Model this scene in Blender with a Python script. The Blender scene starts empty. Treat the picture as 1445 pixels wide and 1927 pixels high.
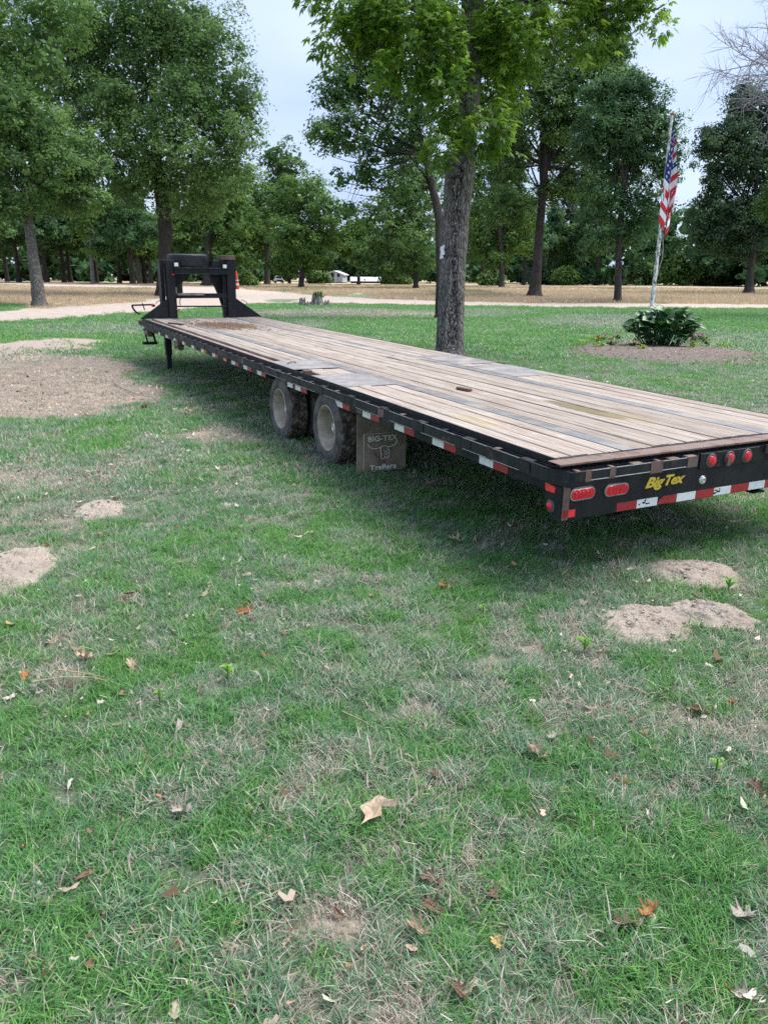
import bpy, math, random
import numpy as np
from mathutils import Vector, Matrix
rng = np.random.default_rng(7)
random.seed(7)
S = bpy.context.scene
COL = S.collection
# ------------------------------------------------------------------ camera
CX, CY, FPX, HOR, ROLL, HC = 722.5, 963.5, 1442.9, 518.2, .0079, 1.675
TH = math.atan((CY - HOR) / FPX)
fw = np.array([0, math.cos(TH), -math.sin(TH)]); dn = np.array([0, -math.sin(TH), -math.cos(TH)]); rt = np.array([1., 0, 0])
cr_, sr_ = math.cos(ROLL), math.sin(ROLL)
CAMP = np.array([0, 0, HC])
cd = bpy.data.cameras.new('camera'); cam = bpy.data.objects.new('camera', cd); COL.objects.link(cam)
cd.sensor_fit = 'VERTICAL'; cd.sensor_height = 36; cd.lens = FPX / 1927 * 36
cd.clip_start = .05; cd.clip_end = 3000
xr = cr_ * rt - sr_ * dn; yd = sr_ * rt + cr_ * dn
M = Matrix.Identity(4)
for i in range(3):
    M[i][0] = xr[i]; M[i][1] = -yd[i]; M[i][2] = -fw[i]; M[i][3] = CAMP[i]
cam.matrix_world = M
S.camera = cam
# ------------------------------------------------------------------ sky, sun, exposure
W = bpy.data.worlds.new('World'); S.world = W; W.use_nodes = True
wt = W.node_tree; wt.nodes.clear()
SUN_EL, SUN_AZ = math.radians(58), math.radians(62)      # azimuth clockwise from +Y
wo = wt.nodes.new('ShaderNodeOutputWorld'); wb = wt.nodes.new('ShaderNodeBackground')
sky = wt.nodes.new('ShaderNodeTexSky'); sky.sky_type = 'NISHITA'; sky.sun_disc = False
sky.sun_elevation = SUN_EL; sky.sun_rotation = SUN_AZ; sky.air_density = 1.0; sky.dust_density = 2.0; sky.ozone_density = 1.2
tc = wt.nodes.new('ShaderNodeTexCoord'); mp = wt.nodes.new('ShaderNodeMapping'); mp.inputs['Scale'].default_value = (1, 1, 2.6)
nz = wt.nodes.new('ShaderNodeTexNoise'); nz.inputs['Scale'].default_value = 2.4; nz.inputs['Detail'].default_value = 5; nz.inputs['Roughness'].default_value = .5
crp = wt.nodes.new('ShaderNodeValToRGB'); crp.color_ramp.elements[0].position = .38; crp.color_ramp.elements[1].position = .66
crp.color_ramp.elements[0].color = (1.36, 1.74, 2.62, 1); crp.color_ramp.elements[1].color = (1.92, 2.28, 2.80, 1)
mx = wt.nodes.new('ShaderNodeMix'); mx.data_type = 'RGBA'; mx.inputs[0].default_value = .93
wt.links.new(tc.outputs['Generated'], mp.inputs[0]); wt.links.new(mp.outputs[0], nz.inputs['Vector'])
wt.links.new(nz.outputs[0], crp.inputs[0]); wt.links.new(sky.outputs[0], mx.inputs[6]); wt.links.new(crp.outputs[0], mx.inputs[7])
wt.links.new(mx.outputs[2], wb.inputs[0]); wb.inputs[1].default_value = .085
wt.links.new(wb.outputs[0], wo.inputs[0])
sd = bpy.data.lights.new('sun', 'SUN'); sd.energy = 1.5; sd.angle = math.radians(46); sd.color = (1, .985, .96)
sun = bpy.data.objects.new('sun', sd); COL.objects.link(sun)
sdir = Vector((math.sin(SUN_AZ) * math.cos(SUN_EL), math.cos(SUN_AZ) * math.cos(SUN_EL), math.sin(SUN_EL)))
sun.rotation_euler = sdir.to_track_quat('Z', 'Y').to_euler(); sun.location = (0, 0, 30)
S.view_settings.view_transform = 'Standard'; S.view_settings.look = 'None'
S.view_settings.exposure = 2.25; S.view_settings.gamma = 1; S.view_settings.use_curve_mapping = False
S.render.engine = 'CYCLES'
S.cycles.max_bounces = 5; S.cycles.diffuse_bounces = 3; S.cycles.glossy_bounces = 2; S.cycles.transmission_bounces = 3; S.cycles.transparent_max_bounces = 4
S.cycles.use_denoising = False
# ------------------------------------------------------------------ placing helpers
def ray(x, y):
    a = (x - CX) / FPX; b = (y - CY) / FPX
    r = cr_ * a + sr_ * b; k = -sr_ * a + cr_ * b
    return fw + r * rt + k * dn
def P(x, y, d): return CAMP + ray(x, y) * d
def G(x, y, z=0.):
    d = ray(x, y); return CAMP + d * ((z - HC) / d[2])
def GD(x, y): return -HC / ray(x, y)[2]
def proj_np(X, Y, Z=0.):
    q = np.stack([X, Y, np.zeros_like(X) + Z - HC], -1)
    d = np.maximum(q @ fw, .02); r = q @ rt / d; k = q @ dn / d
    return CX + FPX * (cr_ * r - sr_ * k), CY + FPX * (sr_ * r + cr_ * k), d
_tab = np.random.default_rng(3).random((256, 256))
def vnoise(x, y):
    xi = np.floor(x).astype(int); yi = np.floor(y).astype(int); fx = x - xi; fy = y - yi
    fx = fx * fx * (3 - 2 * fx); fy = fy * fy * (3 - 2 * fy)
    g = lambda a, b: _tab[a & 255, b & 255]
    return (g(xi, yi) * (1 - fx) + g(xi + 1, yi) * fx) * (1 - fy) + (g(xi, yi + 1) * (1 - fx) + g(xi + 1, yi + 1) * fx) * fy
def fbm(x, y, o=4):
    s = 0; a = .5; t = 0
    for i in range(o):
        s = s + a * vnoise(x + 17.3 * i, y + 5.1 * i); t += a; x = x * 2.03; y = y * 2.03; a *= .5
    return s / t
def pip(px, py, poly):
    ins = np.zeros(px.shape, bool); n = len(poly)
    for i in range(n):
        x1, y1 = poly[i]; x2, y2 = poly[(i + 1) % n]
        if y1 == y2: continue
        c = ((y1 > py) != (y2 > py)) & (px < (x2 - x1) * (py - y1) / (y2 - y1) + x1)
        ins ^= c
    return ins
# outlines on the ground (laid out once from the view, then fixed in the world)
ROAD = [(-300, 534), (0, 532), (83, 533), (293, 538), (443, 541), (480, 546.6), (546, 552), (598, 556), (704, 562), (819, 566), (1020, 570.5),
        (1445, 573), (1900, 575), (1900, 587), (1445, 582), (1020, 578), (820, 575), (598, 571), (480, 572), (263, 588), (173, 596), (86, 601), (0, 607), (-500, 630),
        (-500, 606), (0, 587.6), (86, 582), (173, 574), (242, 568.6), (294, 560), (300, 549), (293, 543.5), (83, 538), (0, 536), (-300, 537)]
ISLAND = [(512, 566), (520, 562.5), (548, 562), (566, 564), (562, 567.5), (530, 568)]
FIELD = [(-900, 519), (2400, 519), (2400, 577), (1445, 577), (1020, 574), (700, 568), (480, 560), (443, 556), (294, 560), (242, 568.6), (173, 574), (86, 582), (0, 587.6), (-600, 612)]
FGREEN = [(590, 560), (640, 556), (670, 552.5), (700, 553), (706, 557), (690, 562), (640, 562), (600, 559), (520, 553), (500, 550), (520, 549), (590, 554)]
FGREEN2 = [(-50, 572), (30, 572), (62, 578), (50, 584), (0, 588), (-80, 592)]
DEAD = [(-120, 672), (60, 668), (170, 672), (255, 688), (235, 712), (250, 728), (318, 732), (322, 742), (298, 757), (215, 764), (190, 778), (130, 788), (60, 790), (-120, 800)]
DIRT1 = [(-120, 648), (0, 645), (60, 640), (130, 637), (205, 640), (170, 655), (120, 664), (0, 668), (-120, 672)]
def ell(px, py, cx, cy, rx, ry, k=2.5): return np.clip((1 - ((px - cx) / rx) ** 2 - ((py - cy) / ry) ** 2) * k, 0, 1)
def masks(X, Y):
    """dirt, dry (0..1), field (tall tan grass) at world x, y"""
    dist = np.hypot(X, Y)
    amp = .05 + .018 * dist
    wx = (fbm(X * .9, Y * .9, 4) - .5) * 2 * amp + (fbm(X * .2 + 9, Y * .2, 2) - .5) * amp
    wy = (fbm(X * .9 + 31, Y * .9 + 7, 4) - .5) * 2 * amp + (fbm(X * .2 + 3, Y * .2 + 40, 2) - .5) * amp
    px, py, d = proj_np(X + wx, Y + wy * .8)
    front = (Y > 1)
    road = (pip(px, py, ROAD) & ~pip(px, py, ISLAND)) & front
    field = pip(px, py, FIELD) & front & ~road & ~pip(px, py, FGREEN) & ~pip(px, py, FGREEN2)
    dead = np.where(front, pip(px, py, DEAD), 0) * 1.0
    dirt1 = np.where(front, pip(px, py, DIRT1), 0) * 1.0
    n = fbm(X * 1.3, Y * 1.3, 4); n2 = fbm(X * .35 + 50, Y * .35, 3); n3 = fbm(X * 4.5, Y * 4.5, 3)
    n4 = fbm(X * 11, Y * 11, 2); dry = np.clip(.285 + (n - .5) * .5 + (n2 - .5) * .45 + (n3 - .5) * .9 + (n4 - .5) * 1.2, 0, 1)
    fy = np.clip((dist - 12) / 8, 0, 1)
    dry = dry * (1 - .72 * fy)
    for (cx, cy, rx, ry, a) in ((400, 822, 90, 16, .7), (1120, 605, 120, 14, .45), (640, 590, 220, 9, .7), (900, 590, 120, 9, .4), (100, 905, 150, 30, .6), (250, 940, 130, 30, .35),
                                (1310, 655, 220, 34, .3), (430, 690, 60, 14, .3), (210, 620, 150, 12, .35), (640, 1270, 300, 60, .2), (1180, 1110, 200, 60, .25), (560, 610, 90, 8, .4),
                                (250, 1180, 160, 60, .2), (1420, 1830, 90, 80, .5), (80, 960, 110, 26, .4)):
        dry = np.maximum(dry, np.where(front, ell(px, py, cx, cy, rx, ry) * a * (.4 + 1.2 * n), 0))
    for (cx, cy, rx, ry, a) in ((1250, 1650, 250, 130, .75), (150, 1620, 170, 110, .6), (1300, 1240, 140, 60, .45), (250, 790, 200, 16, .5), (120, 1480, 200, 60, .3), (1010, 1400, 110, 50, .45), (950, 1850, 200, 90, .5)):
        dry = dry * (1 - np.where(front, ell(px, py, cx, cy, rx, ry, 1.5) * a, 0))
    dry = np.clip(np.maximum(dry, dead * (.72 + .6 * n3)), 0, 1)
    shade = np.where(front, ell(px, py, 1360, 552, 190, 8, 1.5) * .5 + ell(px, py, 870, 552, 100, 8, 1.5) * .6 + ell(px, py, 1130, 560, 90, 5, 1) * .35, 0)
    return road * 1.0, np.maximum(dirt1, 0), dry, field * 1.0, shade
def gh(X, Y):
    d = np.hypot(X, Y)
    return (fbm(X * .8, Y * .8, 3) - .5) * .035 + (fbm(X * .12, Y * .12, 2) - .5) * .10 * np.clip((d - 14) / 20, 0, 1)
def gh1(x, y): return float(gh(np.array([x]), np.array([y]))[0])
# ------------------------------------------------------------------ material helpers
class NT:
    def __init__(s, name, rough=.8, spec=.3):
        s.m = bpy.data.materials.new(name); s.m.use_nodes = True; s.t = s.m.node_tree; s.t.nodes.clear()
        s.out = s.n('ShaderNodeOutputMaterial'); s.b = s.n('ShaderNodeBsdfPrincipled')
        s.b.inputs['Roughness'].default_value = rough; s.b.inputs['Specular IOR Level'].default_value = spec
        s.l(s.b.outputs[0], s.out.inputs[0])
    def n(s, k, **kw):
        x = s.t.nodes.new(k)
        for a, b in kw.items(): setattr(x, a, b)
        return x
    def l(s, a, b): s.t.links.new(a, b)
    def val(s, sock, v):
        if hasattr(v, 'is_output') or isinstance(v, bpy.types.NodeSocket): s.l(v, sock)
        else: sock.default_value = v
    def obj(s): return s.n('ShaderNodeTexCoord').outputs['Object']
    def pos(s): return s.n('ShaderNodeNewGeometry').outputs['Position']
    def mapping(s, v, sc): m = s.n('ShaderNodeMapping'); s.l(v, m.inputs[0]); m.inputs['Scale'].default_value = sc; return m.outputs[0]
    def noise(s, v, scale, detail=4, rough=.55, dist=0):
        x = s.n('ShaderNodeTexNoise'); s.l(v, x.inputs['Vector']); x.inputs['Scale'].default_value = scale; x.inputs['Detail'].default_value = detail
        x.inputs['Roughness'].default_value = rough; x.inputs['Distortion'].default_value = dist; return x.outputs[0]
    def vor(s, v, scale, feat='F1', out=0):
        x = s.n('ShaderNodeTexVoronoi'); x.feature = feat; s.l(v, x.inputs['Vector']); x.inputs['Scale'].default_value = scale; return x.outputs[out]
    def ramp(s, f, *stops):
        r = s.n('ShaderNodeValToRGB'); s.l(f, r.inputs[0]); e = r.color_ramp.elements
        while len(e) < len(stops): e.new(.5)
        for q, (p_, c) in zip(e, stops):
            q.position = p_; q.color = (c, c, c, 1) if isinstance(c, (int, float)) else (*c, 1)
        return r.outputs[0]
    def mix(s, f, a, b, mode='MIX'):
        x = s.n('ShaderNodeMix'); x.data_type = 'RGBA'; x.blend_type = mode
        s.val(x.inputs[0], f)
        for i, c in ((6, a), (7, b)):
            if isinstance(c, tuple): x.inputs[i].default_value = (*c, 1)
            else: s.l(c, x.inputs[i])
        return x.outputs[2]
    def math(s, op, a, b=0., c=0., clamp=False):
        x = s.n('ShaderNodeMath', operation=op, use_clamp=clamp)
        s.val(x.inputs[0], a); s.val(x.inputs[1], b); s.val(x.inputs[2], c); return x.outputs[0]
    def attr(s, name, typ='GEOMETRY', out='Fac'): x = s.n('ShaderNodeAttribute'); x.attribute_name = name; x.attribute_type = typ; return x.outputs[out]
    def color(s, c):
        if isinstance(c, tuple): s.b.inputs['Base Color'].default_value = (*c, 1)
        else: s.l(c, s.b.inputs['Base Color'])
    def bump(s, h, strength=.3, dist=.01):
        x = s.n('ShaderNodeBump'); s.l(h, x.inputs['Height']); x.inputs['Strength'].default_value = strength; x.inputs['Distance'].default_value = dist
        s.l(x.outputs[0], s.b.inputs['Normal'])
    def rough(s, v): s.l(v, s.b.inputs['Roughness'])
    def leafy(s, amt=.35):
        tr = s.n('ShaderNodeBsdfTranslucent'); ms = s.n('ShaderNodeMixShader'); ms.inputs[0].default_value = amt
        src = s.b.inputs['Base Color'].links[0].from_socket if s.b.inputs['Base Color'].links else None
        if src: s.l(src, tr.inputs[0])
        s.l(s.b.outputs[0], ms.inputs[1]); s.l(tr.outputs[0], ms.inputs[2]); s.l(ms.outputs[0], s.out.inputs[0])
MAT = {}
def simple(name, col, rough=.6, spec=.3, metal=0, vary=.25, scale=8, bump=0, space='obj'):
    t = NT(name, rough, spec); v = t.obj() if space == 'obj' else t.pos()
    n = t.noise(v, scale, 5, .65)
    lo = tuple(c * (1 - vary) for c in col); hi = tuple(min(1, c * (1 + vary)) for c in col)
    t.color(t.ramp(n, (.3, lo), (.7, hi))); t.b.inputs['Metallic'].default_value = metal
    if bump: t.bump(n, bump)
    MAT[name] = t.m; return t.m
def leafmat(name, cols, trans=.42, rough=.7, spec=.18):
    t = NT(name, rough, spec); r = t.attr('rnd')
    k = [(i / (len(cols) - 1), c) for i, c in enumerate(cols)]
    base = t.ramp(r, *k)
    big = t.ramp(t.noise(t.pos(), .45, 3), (.3, (.68, .70, .78)), (.7, (1.32, 1.28, 1.05)))
    t.color(t.mix(1., base, big, 'MULTIPLY')); t.leafy(trans); MAT[name] = t.m; return t.m
leafmat('leaf_oak', [(.046, .102, .036), (.092, .180, .058), (.150, .255, .078), (.22, .33, .10)])
leafmat('leaf_oak_dark', [(.034, .084, .038), (.068, .148, .060), (.110, .210, .084), (.170, .28, .11)])
leafmat('leaf_oak_light', [(.048, .112, .030), (.090, .180, .046), (.140, .245, .062), (.200, .310, .080)])
leafmat('leaf_near', [(.065, .150, .024), (.125, .240, .030), (.185, .305, .036), (.27, .38, .045)], .62, .42, .45)
leafmat('leaf_bluish', [(.030, .064, .036), (.052, .104, .054), (.082, .145, .074), (.125, .195, .095)])
leafmat('leaf_cedar', [(.016, .032, .018), (.026, .046, .024), (.038, .062, .030), (.055, .080, .040)], .15)
leafmat('leaf_broad', [(.022, .080, .030), (.036, .115, .040), (.055, .150, .048), (.12, .26, .055)], .25, .38, .5)
leafmat('leaf_lime', [(.20, .34, .04), (.30, .46, .06), (.42, .56, .08)], .4)
leafmat('weed_green', [(.10, .26, .05), (.16, .36, .07), (.26, .46, .09)], .4)
t = NT('bark', .92, .15); v = t.obj(); vs = t.mapping(v, (1, 1, .28))
n1 = t.noise(vs, 14, 6, .7); n2 = t.vor(vs, 16, 'DISTANCE_TO_EDGE'); n3 = t.noise(v, 2.2, 3)
c = t.ramp(n1, (.3, (.060, .052, .045)), (.48, (.155, .137, .122)), (.66, (.30, .275, .25)), (.8, (.46, .43, .40)))
c = t.mix(t.ramp(n2, (0, .85), (.12, 0)), c, (.028, .024, .021)); c = t.mix(t.ramp(n3, (.45, 0), (.75, .35)), c, (.20, .20, .17))
t.color(c); t.bump(t.math('ADD', n1, t.ramp(n2, (0, 0), (.2, .8))), .9, .03); MAT['bark'] = t.m
t = NT('bark_dark', .95, .1); v = t.obj(); n1 = t.noise(t.mapping(v, (1, 1, .25)), 5, 6, .7)
t.color(t.ramp(n1, (.3, (.022, .019, .017)), (.7, (.082, .070, .062)))); t.bump(n1, .8, .08); MAT['bark_dark'] = t.m
t = NT('bark_grey', .95, .1); v = t.obj(); n1 = t.noise(t.mapping(v, (1, 1, .25)), 6, 6, .7)
t.color(t.ramp(n1, (.3, (.07, .064, .058)), (.7, (.20, .185, .17)))); t.bump(n1, .8, .05); MAT['bark_grey'] = t.m
t = NT('bark_decay', .95, .1); v = t.obj(); n1 = t.noise(t.mapping(v, (1, 1, .5)), 24, 6, .75); n2 = t.noise(v, 9, 4)
c = t.ramp(n1, (.36, (.010, .008, .007)), (.46, (.05, .042, .036)), (.56, (.24, .22, .21)), (.68, (.60, .58, .57))); c = t.mix(t.ramp(n2, (.6, 0), (.72, .8)), c, (.13, .06, .035))
t.color(c); t.bump(n1, 1., .04); MAT['bark_decay'] = t.m
simple('twig_pale', (.34, .31, .35), .9, vary=.2)
# ground
t = NT('ground_soil', .95, .1); v = t.pos()
road = t.attr('road'); dirt = t.attr('dirt'); dry = t.attr('dry'); fld = t.attr('field'); shd = t.attr('shade')
n1 = t.noise(v, 30, 6, .75); n2 = t.noise(v, 2.5, 5, .6); n3 = t.noise(v, 150, 4, .8)
n1 = t.math('ADD', t.math('MULTIPLY', n1, .45), t.math('MULTIPLY', n3, .55))
n5 = t.noise(v, 1.3, 2)
soil = t.ramp(n1, (.34, (.12, .09, .07)), (.48, (.30, .24, .19)), (.60, (.48, .40, .33)), (.72, (.60, .52, .44)))
green = t.ramp(n1, (.3, (.040, .090, .048)), (.5, (.11, .20, .11)), (.7, (.22, .31, .19)))
lawn = t.mix(t.math('ADD', t.math('MULTIPLY', dry, 1.1), t.ramp(n3, (.4, -.0), (.65, .3)), clamp=True), green, soil)
lawn = t.mix(t.ramp(dry, (.66, 0), (.9, .85)), lawn, t.ramp(n1, (.34, (.27, .20, .145)), (.5, (.50, .405, .30)), (.66, (.66, .56, .44))))
dirtc = t.ramp(n1, (.35, (.26, .20, .165)), (.5, (.42, .335, .285)), (.65, (.52, .43, .375)))
roadc = t.mix(t.ramp(n1, (.35, 0), (.75, 1)), (.40, .325, .275), (.52, .44, .385)); roadc = t.mix(t.ramp(n2, (.45, 0), (.7, .45)), roadc, (.26, .215, .17))
fieldc = t.mix(t.ramp(t.noise(v, .35, 5, .6), (.45, 0), (.70, .6)), (.46, .365, .25), (.20, .22, .11)); fieldc = t.mix(t.ramp(n2, (.4, 0), (.7, .6)), fieldc, (.46, .37, .25))
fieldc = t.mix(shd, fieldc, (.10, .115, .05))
fieldc = t.mix(t.ramp(t.noise(t.mapping(v, (.25, 1, 1)), .8, 5, .65), (.45, 0), (.62, .5)), fieldc, (.30, .235, .165)); roadc = t.mix(t.ramp(t.noise(v, 1.1, 5, .7), (.5, 0), (.62, .4)), roadc, (.33, .265, .215))
c = t.mix(dirt, lawn, dirtc); c = t.mix(fld, c, fieldc); c = t.mix(road, c, roadc)
t.color(c); t.bump(t.math('ADD', n1, t.math('MULTIPLY', n3, .5)), .8, .03); MAT['ground_soil'] = t.m
t = NT('mound_soil', .98, .05); v = t.obj(); n1 = t.noise(v, 60, 6, .8); n2 = t.noise(v, 8, 4)
c = t.ramp(n1, (.30, (.30, .235, .185)), (.45, (.53, .44, .36)), (.70, (.66, .57, .48))); t.color(t.mix(t.ramp(n2, (.5, 0), (.75, .5)), c, (.34, .26, .205)))
t.bump(n1, 1., .03); MAT['mound_soil'] = t.m
t = NT('mulch', .98, .05); v = t.pos(); n1 = t.noise(v, 40, 6, .8); t.color(t.ramp(n1, (.3, (.07, .055, .048)), (.5, (.20, .165, .145)), (.7, (.36, .31, .275)))); t.bump(n1, 1, .04); MAT['mulch'] = t.m
# grass blades : 'dry' comes from the tuft's place, 'bv' from the blade
def grassmat(name, greens, tans, trans):
    t = NT(name, .6, .25); dry = t.attr('dry', 'INSTANCER'); bv = t.attr('bv'); bw = t.attr('bw')
    g = t.ramp(bw, *[(i / (len(greens) - 1), c) for i, c in enumerate(greens)])
    y = t.ramp(bw, *[(i / (len(tans) - 1), c) for i, c in enumerate(tans)])
    big = t.ramp(t.noise(t.pos(), .8, 3), (.3, (.82, .90, .95)), (.7, (1.18, 1.1, .95)))
    g = t.mix(1., g, big, 'MULTIPLY')
    g = t.mix(1., g, t.ramp(dry, (.07, (.86, 1.06, .48)), (.30, (.98, 1.0, .97))), 'MULTIPLY'); f = t.math('LESS_THAN', bv, t.math('MULTIPLY', dry, 1.0))
    t.color(t.mix(f, g, y)); t.leafy(trans); MAT[name] = t.m
grassmat('grass_blades', [(.066, .160, .094), (.120, .255, .150), (.185, .335, .205), (.28, .43, .28)], [(.32, .255, .205), (.54, .455, .38), (.70, .63, .55)], .42)
grassmat('field_blades', [(.10, .13, .055), (.16, .19, .08), (.22, .24, .10)], [(.36, .27, .18), (.50, .39, .26), (.62, .51, .36)], .25)
# trailer
def paint(name, base, rustamt=.5, rough=.5, dust=.35):
    t = NT(name, rough, .4); v = t.obj(); n1 = t.noise(v, 7, 6, .7); n2 = t.noise(v, 38, 5, .7); n3 = t.noise(t.mapping(v, (3, 3, .6)), 5, 5, .65)
    c = t.mix(t.ramp(n3, (.42, 0), (.75, dust)), base, (.14, .13, .12))
    c = t.mix(t.ramp(n1, (.66 - .16 * rustamt, 0), (.74 - .16 * rustamt, .85)), c, t.ramp(n2, (.3, (.045, .026, .02)), (.7, (.13, .080, .060))))
    c = t.mix(t.ramp(n2, (.68, 0), (.72, .7)), c, (.34, .33, .32))
    t.color(c); t.rough(t.ramp(n1, (.3, rough - .1), (.7, .85))); t.bump(n2, .25, .004); MAT[name] = t.m
paint('black_steel', (.0045, .0055, .009), .28, .45, .07)
paint('rail_steel', (.007, .0085, .012), .58, .5, .16)
paint('rusty_steel', (.17, .10, .078), .9, .7, .9)
t = NT('pink_steel', .8, .2); v = t.obj(); n = t.noise(t.mapping(v, (6, .8, 6)), 6, 5); t.color(t.ramp(n, (.3, (.21, .14, .115)), (.7, (.34, .25, .215)))); MAT['pink_steel'] = t.m
t = NT('flange_steel', .55, .4); v = t.obj(); n = t.noise(t.mapping(v, (8, .8, 8)), 5, 6, .7); n2 = t.noise(v, 3, 5, .7)
c = t.ramp(n, (.3, (.08, .08, .085)), (.7, (.20, .20, .205))); t.color(t.mix(t.ramp(n2, (.46, 0), (.66, .8)), c, (.30, .26, .22))); MAT['flange_steel'] = t.m
t = NT('tread_plate', .6, .4); v = t.obj(); m = t.mapping(v, (1, 1, 1)); b1 = t.n('ShaderNodeTexBrick'); t.l(m, b1.inputs['Vector']); b1.inputs['Scale'].default_value = 22
b1.inputs['Mortar Size'].default_value = .035; b1.inputs['Color1'].default_value = b1.inputs['Color2'].default_value = (0, 0, 0, 1); b1.inputs['Mortar'].default_value = (1, 1, 1, 1)
n = t.noise(v, 4, 5, .7); c = t.ramp(n, (.35, (.14, .13, .135)), (.52, (.22, .20, .19)), (.68, (.36, .31, .265))); t.color(t.mix(t.math('MULTIPLY', b1.outputs[0], .35), c, (.32, .31, .32)))
t.bump(b1.outputs[0], .6, .004); MAT['tread_plate'] = t.m
def wood(name, lo, mid, hi):
    t = NT(name, .9, .12); v = t.obj(); r = t.n('ShaderNodeObjectInfo').outputs['Random']
    cv = t.n('ShaderNodeCombineXYZ'); t.l(t.math('MULTIPLY', r, 40), cv.inputs[1]); t.l(t.math('MULTIPLY', r, 11), cv.inputs[0])
    ad = t.n('ShaderNodeVectorMath', operation='ADD'); t.l(v, ad.inputs[0]); t.l(cv.outputs[0], ad.inputs[1]); o = ad.outputs[0]
    g1 = t.noise(t.mapping(o, (55, 1.1, 10)), 1.4, 6, .7, .3); g2 = t.noise(t.mapping(o, (14, .5, 5)), 1.2, 5, .6); g3 = t.noise(t.mapping(o, (4, .9, 4)), 1.5, 5, .65)
    c = t.ramp(g1, (.26, lo), (.46, mid), (.66, hi))
    c = t.mix(t.ramp(g2, (.45, 0), (.72, .5)), c, (.30, .215, .17)); c = t.mix(t.ramp(g3, (.52, 0), (.70, .4)), c, (.20, .145, .11))
    sp = t.noise(o, 7, 4, .7); c = t.mix(t.ramp(sp, (.60, 0), (.66, .5)), c, (.44, .41, .38))
    crk = t.noise(t.mapping(o, (90, .9, 10)), 1.0, 3, .6); c = t.mix(t.ramp(crk, (.63, 0), (.66, .9)), c, (.035, .027, .02))
    c = t.mix(1., c, t.ramp(r, (0, .86), (.5, 1.0), (1, 1.08)), 'MULTIPLY')
    # stains on the deck (places in the trailer's own coordinates)
    sx = t.n('ShaderNodeSeparateXYZ'); t.l(v, sx.inputs[0]); wn = t.noise(v, 6, 4); wob = t.math('MULTIPLY', t.math('SUBTRACT', wn, .5), 1.6)
    def blob(u, vv, ru, rv, k=3.):
        a = t.math('DIVIDE', t.math('SUBTRACT', sx.outputs[0], u), ru); b = t.math('DIVIDE', t.math('SUBTRACT', sx.outputs[1], vv), rv)
        q = t.math('ADD', t.math('MULTIPLY', a, a), t.math('MULTIPLY', b, b)); return t.math('MULTIPLY', t.math('ADD', t.math('SUBTRACT', 1.0, q), wob), k, clamp=True)
    c = t.mix(t.math('MULTIPLY', blob(1.27, 1.30, .11, .48), .8), c, (.13, .105, .045))
    c = t.mix(t.math('MULTIPLY', blob(1.36, .92, .16, .30, 1.5), .45), c, (.26, .195, .11))
    c = t.mix(t.math('MULTIPLY', blob(.28, 1.25, .14, .35, 1.2), .35), c, (.36, .29, .14))
    c = t.mix(t.math('MULTIPLY', blob(1.05, 10.4, .60, 1.0, 2.), .85), c, (.15, .095, .055))
    t.color(c); t.bump(t.math('ADD', g1, t.math('MULTIPLY', crk, -.6)), .7, .008); MAT[name] = t.m
wood('plank_wood', (.12, .092, .072), (.285, .238, .20), (.48, .43, .375))
t = NT('rubber', .85, .25); v = t.obj(); n = t.noise(v, 9, 5, .7); n2 = t.noise(v, 60, 4, .7)
t.color(t.mix(t.ramp(n, (.35, .15), (.7, .9)), (.030, .029, .030), t.ramp(n2, (.3, (.12, .112, .105)), (.7, (.25, .235, .22))))); t.bump(n2, .3, .003); MAT['rubber'] = t.m
t = NT('tread_rubber', .9, .2); v = t.obj(); n = t.noise(v, 14, 5, .7); t.color(t.ramp(n, (.34, (.025, .022, .021)), (.48, (.09, .075, .064)), (.62, (.26, .205, .16)))); MAT['tread_rubber'] = t.m
simple('spare_rubber', (.026, .028, .033), .5, .4, vary=.3, scale=12)
simple('rim_dusty', (.36, .315, .25), .6, .35, vary=.45, scale=6, bump=.1)
simple('rim_bright', (.62, .60, .57), .3, .6, metal=.6, vary=.2)
simple('flap_rubber', (.27, .22, .17), .85, .2, vary=.35, scale=6)
simple('flap_print', (.75, .71, .64), .8, vary=.25, scale=30)
simple('flap_red', (.30, .04, .05), .8, vary=.3, scale=30)
simple('tape_red', (.36, .022, .030), .42, .5, vary=.25, scale=40)
simple('tape_white', (.72, .75, .74), .42, .5, vary=.12, scale=30)
simple('tape_faded', (.20, .13, .10), .7, .3, vary=.35, scale=30)
def lens(name, col, em):
    t = NT(name, .22, .6); v = t.obj(); n = t.vor(v, 70); t.color(t.ramp(n, (.0, tuple(c * .6 for c in col)), (.5, col))); t.bump(n, .4, .003); MAT[name] = t.m
lens('lens_red', (.72, .015, .035), 0); lens('lens_amber', (.75, .20, .02), 0)
t = NT('reflector_red', .35, .6); t.color((.85, .04, .05)); MAT['reflector_red'] = t.m
simple('lamp_white', (.75, .80, .78), .3, .5, vary=.1)
simple('grommet', (.09, .088, .085), .6, .3)
simple('decal_yellow', (.80, .55, .06), .5, .4, vary=.28, scale=45)
simple('chrome', (.60, .60, .57), .35, .6, metal=.7, vary=.3, scale=30)
simple('worn_edge', (.55, .55, .54), .5, .5, vary=.3, scale=30)
simple('orange_plastic', (.80, .12, .03), .5, .4, vary=.1); simple('white_plastic', (.8, .8, .8), .5, .4, vary=.08)
simple('chain_steel', (.06, .055, .05), .6, .4)
simple('flag_red', (.56, .035, .055), .75, .2, vary=.12); simple('flag_white', (.78, .78, .80), .75, .2, vary=.06); simple('flag_blue', (.020, .035, .16), .75, .2, vary=.15)
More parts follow.
